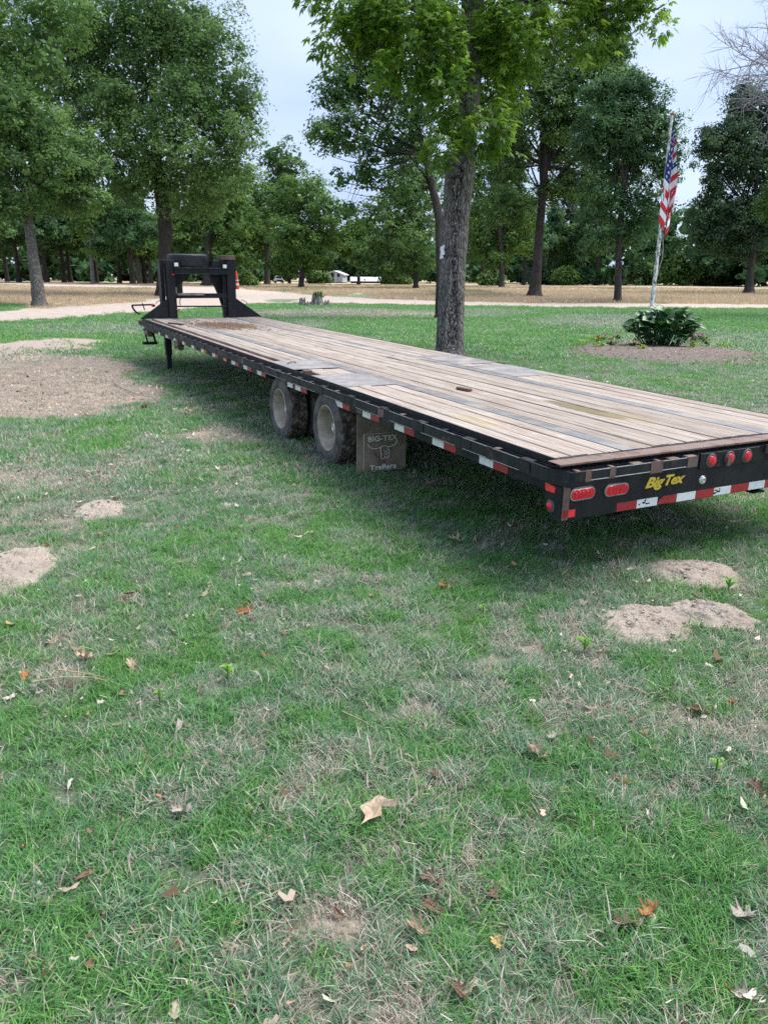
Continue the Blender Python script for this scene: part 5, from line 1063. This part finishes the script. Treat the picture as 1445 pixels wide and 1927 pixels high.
def pickup():
    b = G(527, 533.2); m = GD(527, 533.2) / FPX; s = 14.5 * m / 1.9; o = empty('pickup_truck', (b[0], b[1], 0), 'white pickup parked under the trees facing the field', 'pickup truck', rz=.25); o.scale = (s, s, s)
    q = MB(); w = .95
    q.prism([(-.0, .45), (-.02, .95), (1.1, 1.08), (5.0, 1.08), (5.05, .5)], 0, -w, w); q.build('body', 'car_white', o, bevel=.05)
    q = MB(); q.add([(-w * .93, 1.15, 1.07), (w * .93, 1.15, 1.07), (w * .93, 3.2, 1.07), (-w * .93, 3.2, 1.07), (-w * .78, 1.75, 1.78), (w * .78, 1.75, 1.78), (w * .78, 2.95, 1.78), (-w * .78, 2.95, 1.78)], [(0, 3, 2, 1), (4, 5, 6, 7), (0, 1, 5, 4), (1, 2, 6, 5), (2, 3, 7, 6), (3, 0, 4, 7)]); q.build('cab', 'car_white', o, bevel=.04)
    q = MB(); q.add([(-w * .82, 1.19, 1.14), (w * .82, 1.19, 1.14), (w * .70, 1.66, 1.70), (-w * .70, 1.66, 1.70)], [(0, 1, 2, 3)]); q.build('windshield', 'glass_dark', o)
    q = MB(); q.box(-.55, .55, -.05, -.022, .62, .88); q.build('grille', 'dark_trim', o); q = MB(); q.box(-w, w, -.12, -.03, .38, .55); q.build('bumper', 'dark_trim', o)
    for sx in (-.75, .75): q = MB(); q.box(sx - .17, sx + .17, -.05, -.022, .68, .86); q.build('headlight', 'lamp_white', o)
    for sx in (-.88, .88):
        for vy in (.9, 4.1): q = MB(); q.lathe([(-.12, .0001), (-.12, .36), (.12, .36), (.12, .0001)], (sx, vy, .36), 0, 18); q.build('wheel', 'dark_trim', o, True)
pickup()
# ------------------------------------------------------------------ dead stump beside the road
sb = G(584, 576); sm = GD(584, 576) / FPX; ST = empty('tree_stump', (sb[0], sb[1], 0), 'broken grey tree stump with a weed on top beside the dirt road', 'stump')
g = np.random.default_rng(4)
def shard(cx, cy, r, h, seed, name='stump_wood'):
    n = 16; V = []; q = np.random.default_rng(seed)
    for k, f in enumerate((0, .35, .7, 1.)):
        for j in range(n): a = 2 * math.pi * j / n; rr = r * (1.25 - .35 * f) * (1 + .22 * math.sin(j * 2.7 + seed) * (1 - .3 * f) + q.normal(0, .06)); V.append((cx + rr * math.cos(a), cy + rr * math.sin(a), h * f * (1 + (.28 * math.sin(j * 1.9 + seed) + q.normal(0, .12)) * (f > .9)) - .03))
    V.append((cx, cy, h * .72)); F = [(k * n + j, k * n + (j + 1) % n, (k + 1) * n + (j + 1) % n, (k + 1) * n + j) for k in range(3) for j in range(n)] + [(3 * n + j, 3 * n + (j + 1) % n, 4 * n) for j in range(n)]
    b = MB(); b.add(V, F); b.build('stump_body' if r > .3 else 'root_shard', 'stump_wood', ST)
shard(.42 * 1, 0, 16 * sm * .62, 19 * sm, 3); shard(-.42, -.1, 9 * sm * .6, 14 * sm, 5); shard(0., -.35, .16, .24, 8); shard(.95, -.2, .14, .3, 9)
V, F, r = crown_np([[.5, 0, 20 * sm, .28, .28, .22], [.2, -.3, 12 * sm, .14, .14, .1]], 420, .11, .12, 3, 20); link('weed', mesh_np('weed', V, F, 'leaf_oak_light', dict(rnd=r)), ST)
# ------------------------------------------------------------------ flower bed, broad leaved plant, flagpole and flag
bc = G(BED[0], BED[1]); RX = np.linalg.norm(G(BED[0] + BED[2], BED[1]) - bc); RY = np.linalg.norm(G(BED[0], BED[1] - BED[3]) - G(BED[0], BED[1] + BED[3])) / 2
V = []; F = []; n = 72; m_ = 22
for i in range(m_ + 1):
    f = i / m_
    for j in range(n):
        a = 2 * math.pi * j / n; w_ = 1 + .22 * (fbm(np.array([math.cos(a) * 2 + 5]), np.array([math.sin(a) * 2]), 3)[0] - .5); x = RX * f * w_ * math.cos(a); y = RY * f * w_ * math.sin(a)
        V.append((bc[0] + x, bc[1] + y, gh1(bc[0] + x, bc[1] + y) + .012 + .10 * (1 - f ** 2) + .03 * (fbm(np.array([x * 7]), np.array([y * 7]), 3)[0] - .5) * (f < .97) - .03 * (f > .97)))
for i in range(m_):
    for j in range(n): F.append((i * n + j, i * n + (j + 1) % n, (i + 1) * n + (j + 1) % n, (i + 1) * n + j))
tag(link('flower_bed', mesh_np('flower_bed', V, F, 'mulch')), kind='structure')
ch = []; cf = []; cr = []
for q in range(900):
    a = rng.random() * 6.283; f = rng.random() ** .5 * 1.06; x = bc[0] + RX * f * math.cos(a); y = bc[1] + RY * f * math.sin(a); s_ = rng.uniform(.012, .05); t_ = rng.random() * 6.28; z = gh1(x, y) + .022 + .10 * max(0, 1 - f * f) + rng.random() * .02; dx, dy = math.cos(t_) * s_, math.sin(t_) * s_; k = len(ch)
    ch += [(x - dx, y - dy, z), (x + dy * .3, y - dx * .3, z + .008), (x + dx, y + dy, z + rng.normal(0, .012)), (x - dy * .3, y + dx * .3, z)]; cf.append((k, k + 1, k + 2, k + 3)); cr += [rng.random() ** 2.0 * .7] * 4
tag(link('mulch_chips', mesh_np('mulch_chips', ch, cf, 'litter', dict(rnd=cr))), kind='stuff')
def leafshape(L_, w, arch, seed):
    V = []; F = []; cols = []; n = 9
    for i in range(n):
        f = i / (n - 1); ww = w * math.sin(math.pi * min(1, f * .93 + .05)) ** .75 * (1 - .15 * f) if 0 < i < n - 1 else .004
        x = L_ * f; z = arch * math.sin(f * 2.4) * L_ - .25 * arch * f * f * L_
        V += [(x, -ww, z + ww * .35), (x, 0, z), (x, ww, z + ww * .35)]
    for i in range(n - 1):
        for k in range(2): q = i * 3 + k; F.append((q, q + 1, q + 4, q + 3))
    return V, F
pd_ = 18.9; pb = G(1240, 656); pdm = GD(1240, 656) / FPX
PL = empty('broad_leaf_plant', (pb[0], pb[1], gh1(pb[0], pb[1]) + .05), 'clump of large glossy dark green leaves around the foot of the flagpole', 'plant')
leafm = []
for i in range(6):
    V, F = leafshape(.30 + .02 * i, .092 + .012 * (i % 3), .26 - .05 * (i % 4), i); leafm.append(mesh_np('leaf', V, F, 'leaf_broad', dict(rnd=[(.15 + .13 * i) % .9] * len(V)), True))
yl = mesh_np('leaf', *leafshape(.30, .06, .2, 2), 'leaf_broad', dict(rnd=[1.] * 27), True)
g = np.random.default_rng(21); stems = MB()
for i in range(230):
    a = g.random() * 6.283; f = g.random() ** .5; px_, py_ = .86 * f * math.cos(a), .50 * f * math.sin(a); top = .88 * (1 - .50 * f ** 2.2); h = top * (.22 + .78 * g.random() ** .6)
    lm = yl if g.random() < .07 else leafm[g.integers(0, 6)]; o = link('leaf', lm, PL); o.location = (px_ * .85, py_ * .85, h)
    o.rotation_euler = (g.normal(0, .35), -g.uniform(-.35, .85) * (1.1 - .6 * f) , a + g.normal(0, .75)); s_ = g.uniform(.65, 1.12) * pdm / .0131; o.scale = (s_, s_ * g.uniform(.85, 1.25), s_)
    if i % 2 == 0: stems.tube([(px_ * .5, py_ * .5, 0), (px_ * .8, py_ * .8, h * .6), (px_ * .85, py_ * .85, h)], .009, 5)
stems.build('stem', 'leaf_oak_dark_stem' if 'leaf_oak_dark_stem' in MAT else 'leaf_broad', PL)
# small bedding plants
def sprig(name, x, y, kind, label, group):
    b = G(x, y); z = gh1(b[0], b[1]) + .08; o = empty(name, (b[0], b[1], z), label, 'flower' if kind != 'lime' else 'plant', group); g = np.random.default_rng(int(x * 7 + y))
    wd_ = .22 if kind == 'lime' else .10
    V, F, r = crown_np([[0, 0, .05, wd_, wd_ * .7, .05]], 70 if kind == 'lime' else 44, .075, .05, int(x), 11, .6, .2); link('leaf_cluster', mesh_np('leaf_cluster', V, F, 'leaf_lime' if kind == 'lime' else 'leaf_oak', dict(rnd=r)), o)
    if kind != 'lime':
        for k in range(3 if kind == 'red' else 4):
            c = np.array([g.normal(0, .07), g.normal(0, .05), .12 + g.random() * .05]); q = MB(); r_ = .024
            pts = [(c[0], c[1], c[2])] + [(c[0] + r_ * math.cos(t_) * (1 if i % 2 else .72), c[1] - .012, c[2] + r_ * math.sin(t_) * (1 if i % 2 else .72)) for i, t_ in enumerate(np.linspace(0, 6.283, 11)[:-1])]
            q.add(pts, [(0, i, i % 10 + 1) for i in range(1, 11)]); q.tube([(c[0], c[1], 0), (c[0], c[1] + .004, c[2])], .003, 4); q.build('blossom', 'petal_red' if kind == 'red' else 'petal_pink', o)
for x, y, lb in ((1096, 652, 'lime green trailing plant at the left end of the flower bed'), (1121, 646, 'lime green trailing plant at the back left of the flower bed'), (1124, 657, 'lime green plant in the left half of the flower bed'), (1205, 664, 'widest lime green plant, in front of the big leaves'), (1308, 661, 'lime green plant with a red bloom behind, right of the big leaves'), (1366, 660, 'lime green plant at the right end of the flower bed')): sprig('lime_plant', x, y, 'lime', lb, 'lime green bedding plants')
for x, y, lb in ((1129, 651, 'red flower at the left of the bed beside lime leaves'), (1149, 656, 'lone red flower left of the big leaved plant'), (1304, 656, 'red flower just behind the lime plant right of the big leaves'), (1330, 653, 'red flower in the right half of the bed'), (1195, 658, 'dark red flower in front of the big leaves')): sprig('red_flower', x, y, 'red', lb, 'red bedding flowers')
for x, y in ((1138, 645), (1160, 643), (1222, 647), (1233, 647), (1246, 651), (1288, 645), (1303, 645), (1313, 644), (1320, 646)): sprig('pink_flower', x, y, 'pink', rank((1138, 1160, 1222, 1233, 1246, 1288, 1303, 1313, 1320), x) + ' pink petunia from the left in the mulched flower bed', 'pink petunias in the flower bed')
# flagpole
fd = GD(1221, 652); fm_ = fd / FPX; fb = G(1221, 652)
FP = empty('flagpole', (fb[0], fb[1], 0), 'leaning white flagpole with peeling paint in the flower bed', 'flagpole'); foff = np.array([fb[0], fb[1], 0])
fpx = [(1221, 652), (1224, 590), (1232, 520), (1240, 450), (1246, 390), (1253, 320), (1259, 262), (1264, 216)]; fpp = [P(x, y, fd) - foff for x, y in fpx]; fpp[0] = np.array([0, 0, 0.])
V, F = tube_np(fpp, [.050, .048, .045, .042, .039, .036, .033, .030], 12, .05, 6, 30); link('pole', mesh_np('pole', V, F, 'pole_paint', None, True), FP)
b = MB(); c = fpp[-1]; b.lathe([(-.01, .0001), (-.01, .045), (.03, .05), (.05, .03), (.055, .0001)], tuple(c), 2, 12); b.build('pole_cap', 'dead_orange', FP, True)
b = MB(); b.tube([tuple(P(x, y, fd - .06) - foff) for x, y in ((1246, 438), (1247, 470), (1245, 488), (1239, 506), (1236, 520))], .007, 5); b.tube([tuple(P(x, y, fd - .05) - foff) for x, y in ((1256, 240), (1262, 262))], .007, 5); b.build('halyard', 'rope', FP, True)
def flag():
    nt, nsx = 117, 130; keys = [0, .10, .14, .20, .26, .38, .50, .70, 1.0]; xo = [0, 82, 62, 104, 116, 222, 128, 142, 92]; yo = [0, 128, 190, 60, -150, -260, -60, 150, 215]; zo = [0, -.03, .03, -.04, .05, -.07, .04, .09, .05]
    V = np.zeros((nt + 1, nsx + 1, 3)); s = np.linspace(0, 1, nsx + 1); X = np.interp(s, keys, xo); Yo = np.interp(s, keys, yo); Z = np.interp(s, keys, zo)
    k3 = np.ones(5) / 5; sm_ = lambda a: np.convolve(np.pad(a, 2, 'edge'), k3, 'valid'); X, Yo, Z = sm_(X), sm_(Yo), sm_(Z)
    for i in range(nt + 1):
        t_ = i / nt; wf = min(1, t_ * 1.5 + .05) ** .8; wy = min(1, t_ * 1.4 + .0); b0 = 290 + 1310 * t_; a0 = 548 - (548 - 345) * t_ ** 1.0 + 8 * math.sin(t_ * 9)
        a = a0 + X * wf + 5 * np.sin(t_ * 14 + s * 9) * wf; b_ = b0 + Yo * wy * (1 - .25 * (Yo < 0) * t_) ; px_ = 1190 + a / 7.415; py_ = 200 + b_ / 7.415
        for j in range(nsx + 1): V[i, j] = P(px_[j], py_[j], fd - .03 + Z[j] * wf * 1.3 + .015 * math.sin(t_ * 11 + j * .12)) - foff
    fm = np.zeros((nt, nsx), int)
    for i in range(nt):
        st = int((i + .5) / nt * 13); fm[i, :] = 0 if st % 2 == 0 else 1
    cw = int(nsx * .4); chh = int(nt * 7 / 13); fm[:chh, :cw] = 2
    for r_ in range(9):
        for c_ in range(6 if r_ % 2 == 0 else 5):
            ci = (r_ + .8) / 9.6 * chh; cj = (c_ + (.6 if r_ % 2 == 0 else 1.1)) / 6.2 * cw
            for i in range(chh):
                for j in range(cw):
                    if ((i - ci) / 1.5) ** 2 + ((j - cj) / 1.7) ** 2 < 1: fm[i, j] = 1
    i, j = np.meshgrid(np.arange(nt), np.arange(nsx), indexing='ij'); n = nsx + 1; F = np.stack([i * n + j, i * n + j + 1, (i + 1) * n + j + 1, (i + 1) * n + j], -1).reshape(-1, 4)
    o = link('flag', mesh_np('flag', V.reshape(-1, 3), F, ['flag_red', 'flag_white', 'flag_blue'], None, True, fm.ravel())); o.location = (fb[0], fb[1], 0); tag(o, 'American flag hanging limp from the leaning white flagpole', 'flag')
flag()
# ------------------------------------------------------------------ single fallen leaves, twigs and weeds in the lawn
LEAF = [(0, -.55), (.03, -.30), (.18, -.34), (.26, -.26), (.14, -.14), (.10, -.02), (.34, .02), (.50, .14), (.30, .16), (.14, .20), (.20, .34), (.34, .46), (.14, .44), (.06, .50), (0, .66), (-.08, .50), (-.22, .52), (-.36, .40), (-.16, .32), (-.12, .18), (-.34, .16), (-.46, .02), (-.26, -.02), (-.10, -.06), (-.14, -.18), (-.26, -.30), (-.12, -.32), (-.03, -.30)]
def dead_leaf(x, y, Lpx, rot, curl, mat, label, shape=None, group=None, up=.03):
    c = G(x, y); m = GD(x, y) / FPX; s = Lpx * m; sh = shape or LEAF; V = [(0, 0, 0)]; ring = 1
    pts = [(a, b) for a, b in sh]
    for k in (.5, 1.): V += [(a * k, b * k, 0) for a, b in pts]
    n = len(pts); F = [(0, 1 + j, 1 + (j + 1) % n) for j in range(n)] + [(1 + j, 1 + n + j, 1 + n + (j + 1) % n, 1 + (j + 1) % n) for j in range(n)]
    g = np.random.default_rng(int(x + y)); W_ = []
    for (a, b, z) in V: z = curl * (a * a * 2.2 + b * b * .6) + g.normal(0, .012) * (abs(a) + abs(b)); a2 = a * (1 - abs(curl) * abs(a) * .6); W_.append((a2 * s, b * s, (z + .10 * math.sin(a * 9 + x) * abs(b) + .05 * math.sin(b * 11)) * s))
    b_ = MB(); b_.add(W_, F); o = b_.build('dead_leaf', mat); o.location = (c[0], c[1], gh1(c[0], c[1]) + up); o.rotation_euler = (g.normal(0, .18), g.normal(0, .18), rot)
    tag(o, label, 'leaf', group); return o
BIG = [(-.50, -.02), (-.42, .05), (-.24, .12), (-.12, .26), (-.04, .32), (.02, .24), (.16, .10), (.34, .02), (.52, .04), (.40, -.04), (.36, -.12), (.24, -.05), (.05, .06), (-.10, .08), (-.18, .0), (-.20, -.12), (-.12, -.22), (0, -.28), (-.16, -.30), (-.32, -.38), (-.46, -.56), (-.38, -.38), (-.38, -.20)]
dead_leaf(717, 1545, 84, 0.0, .25, 'dead_tan', 'large pale forked dead leaf lying on top of the lower centre grass', BIG, up=.055)
for (x, y, L_, r_, cu, m_, lb) in ((250, 1262, 34, .4, .8, 'dead_tan', 'pale tan three pointed dead leaf above the forked twig at left'), (348, 1540, 46, 2.2, 1.1, 'dead_grey', 'curled grey dead leaf left of the large pale forked leaf'), (814, 1664, 44, 1.3, .5, 'dead_brown', 'small reddish brown dead leaf below the large pale forked leaf'),
        (818, 1720, 50, .9, .7, 'dead_brown', 'dark brown curled dead leaf in the lower centre grass'), (790, 1762, 48, 1.0, 1.3, 'dead_tan', 'rolled tan dead leaf below the dark brown curled one'), (936, 1786, 34, .2, .6, 'dead_yellow', 'yellow dead leaf standing on edge in the lower middle'), (932, 1686, 42, 2.6, .5, 'dead_brown', 'pinkish brown dead leaf right of the dark brown curled one'),
        (1012, 1430, 44, .8, 1.2, 'dead_tan', 'narrow rolled dead leaf in the middle of the right half'), (1318, 1345, 40, 1.2, .6, 'dead_brown', 'dark red brown leaf in green grass below the right mounds'), (1424, 1492, 40, .5, .6, 'dead_brown', 'reddish brown leaf at the right picture edge'), (1222, 1722, 52, 2.4, .9, 'dead_orange', 'long orange brown leaf in the lower right grass'),
        (1186, 1745, 60, 1.7, .4, 'dead_brown', 'broad dark brown leaf in the lower right grass'), (1178, 1482, 34, 1.2, .6, 'dead_yellow', 'small yellow tan leaf right of the narrow rolled one'), (466, 1156, 34, 2., .9, 'dead_orange', 'curled orange leaf left of centre in the middle of the lawn'), (190, 1010, 14, .3, .5, 'dead_orange', 'tiny bright orange leaf below the small left mound'),
        (48, 1284, 26, .2, .8, 'dead_orange', 'orange brown leaf at the left end of the forked twig'), (164, 1246, 36, 2.2, 1.0, 'dead_tan', 'rolled tan leaf up left of the three pointed leaf'), (866, 1880, 48, .6, .7, 'dead_brown', 'brown leaf near the bottom edge right of centre'), (1400, 1730, 60, 2., .6, 'dead_grey', 'large pale pinkish leaf at the lower right edge'), (1405, 1885, 50, 1.4, .8, 'dead_grey', 'curled grey leaf in the bottom right corner'),
        (838, 1112, 30, 1.9, .8, 'dead_orange', 'small orange leaf in front of the trailer shade, left one'), (862, 1022, 30, 1.2, .9, 'dead_tan', 'tan leaf lying just in the trailer shade'), (1380, 1330, 26, .9, .6, 'dead_orange', 'small orange leaf right of the dark red brown one'), (360, 778, 22, .9, .7, 'dead_tan', 'tan leaf on the grass left of the front wheel'), (276, 770, 20, 2., .8, 'dead_brown', 'brown leaf at the edge of the dead grass patch'), (1040, 1395, 30, 2.5, .8, 'dead_grey', 'pale grey leaf just above the narrow rolled one')):
    dead_leaf(x, y, L_, r_, cu, m_, lb, up=.024)
g = np.random.default_rng(31); ms = ['dead_tan', 'dead_grey', 'dead_brown', 'dead_tan', 'dead_brown', 'dead_tan', 'dead_grey', 'dead_tan', 'dead_orange']
for i in range(110):
    y = 860 + 1050 * g.random() ** .8; x = g.uniform(0, 1445); 
    if y < 1010 and x > 640: continue
    mm = ms[g.integers(0, 9)]; q9 = g.integers(5, 9); SH = [((.20 + .16 * g.random()) * (1.5 if j % 2 else .8) * math.sin(6.283 * j / (2 * q9)), .5 * (1 + .25 * g.normal()) * math.cos(6.283 * j / (2 * q9))) for j in range(2 * q9)]; SH = SH if i % 9 else LEAF; cn = {'dead_tan': 'pale tan', 'dead_grey': 'grey', 'dead_brown': 'dark brown', 'dead_yellow': 'yellowish', 'dead_orange': 'rusty orange'}[mm]
    pl = ('left' if x < 480 else 'centre' if x < 965 else 'right') + (' near the trailer' if y < 1250 else ' midway down the picture' if y < 1600 else ' near the bottom edge')
    dead_leaf(x, y, g.uniform(11, 26) * (.5 + .5 * (y - 860) / 1000), g.random() * 6.28, g.uniform(.3, 1.5), mm, shape=SH, label='small curled %s leaf on the lawn at %s' % (cn, pl), group='small dead leaves scattered in the lawn', up=.012)
def twig(pts, r, mat, label, name='twig'):
    W_ = [G(x, y) for x, y in pts[0]]; b = MB()
    for pl in pts: b.tube([(G(x, y)[0] - W_[0][0], G(x, y)[1] - W_[0][1], gh1(*G(x, y)[:2]) + .045 + .006 * math.sin(i * 2)) for i, (x, y) in enumerate(pl)], [r] + [r * .7] * (len(pl) - 2) + [r * .35], 6)
    o = b.build(name, mat, None, True); o.location = (W_[0][0], W_[0][1], 0); tag(o, label, 'twig')
twig([[(62, 1300), (120, 1293), (178, 1289), (205, 1297)], [(112, 1278), (150, 1284), (200, 1288)]], .0035, 'dead_tan', 'pale forked twig lying on the grass at the left')
twig([[(215, 725), (232, 738), (262, 748), (290, 753)]], .012, 'dead_grey', 'crooked grey stick lying on the dead grass patch')
twig([[(1175, 1305), (1200, 1313), (1222, 1322)]], .003, 'dead_tan', 'straight pale twig below the pair of mounds'); twig([[(645, 1362), (680, 1380), (712, 1395)]], .0022, 'dead_tan', 'thin brown twig across the lawn centre'); twig([[(1300, 1135), (1312, 1146), (1325, 1150)]], .006, 'dead_brown', 'short brown stick between the right soil mounds')
# pale rope-like debris, bright weeds
sc_ = G(696, 1098); b = MB(); g = np.random.default_rng(8)
for k in range(9):
    a = g.normal(0, .03, 2); pts = [(a[0], a[1], .03)]
    for q in range(4): pts.append((pts[-1][0] + g.normal(0, .018), pts[-1][1] + g.normal(0, .018), .02 + g.random() * .02))
    b.tube(pts, .0025, 5)
o = b.build('dried_weed', 'dead_grey', None); o.location = (sc_[0], sc_[1], gh1(sc_[0], sc_[1])); tag(o, 'pale bleached tangle of dried weed in the lawn centre', 'dried weed')
for (x, y, s_, lb) in ((1098, 1232, 34, 'bright lime green seedling below the crumbly right mound'), (1368, 1120, 34, 'bright green seedling between the right mounds'), (908, 1165, 18, 'tiny lime green seedling left of the right mounds'), (302, 1330, 22, 'bright green clover sprout in the left lawn'), (1345, 1460, 26, 'thin light green sprout in the right lawn'), (430, 1283, 30, 'broad bladed green weed in the left lawn')):
    c = G(x, y); m = GD(x, y) / FPX; o = empty('seedling', (c[0], c[1], gh1(c[0], c[1])), lb, 'seedling'); g = np.random.default_rng(x)
    for k in range(5):
        a = k * 1.26 + g.normal(0, .3); V, F = leafshape(s_ * m * .62, s_ * m * .17, .3, k); lo = link('leaf', mesh_np('leaf', V, F, 'weed_green', dict(rnd=[float(g.random())] * len(V)), True), o); lo.location = (0, 0, .035 + .01 * k); lo.rotation_euler = (0, -.35, a)
    b = MB(); b.tube([(0, 0, -.01), (0, 0, .08)], .003, 5); b.build('stem', 'weed_green', o)
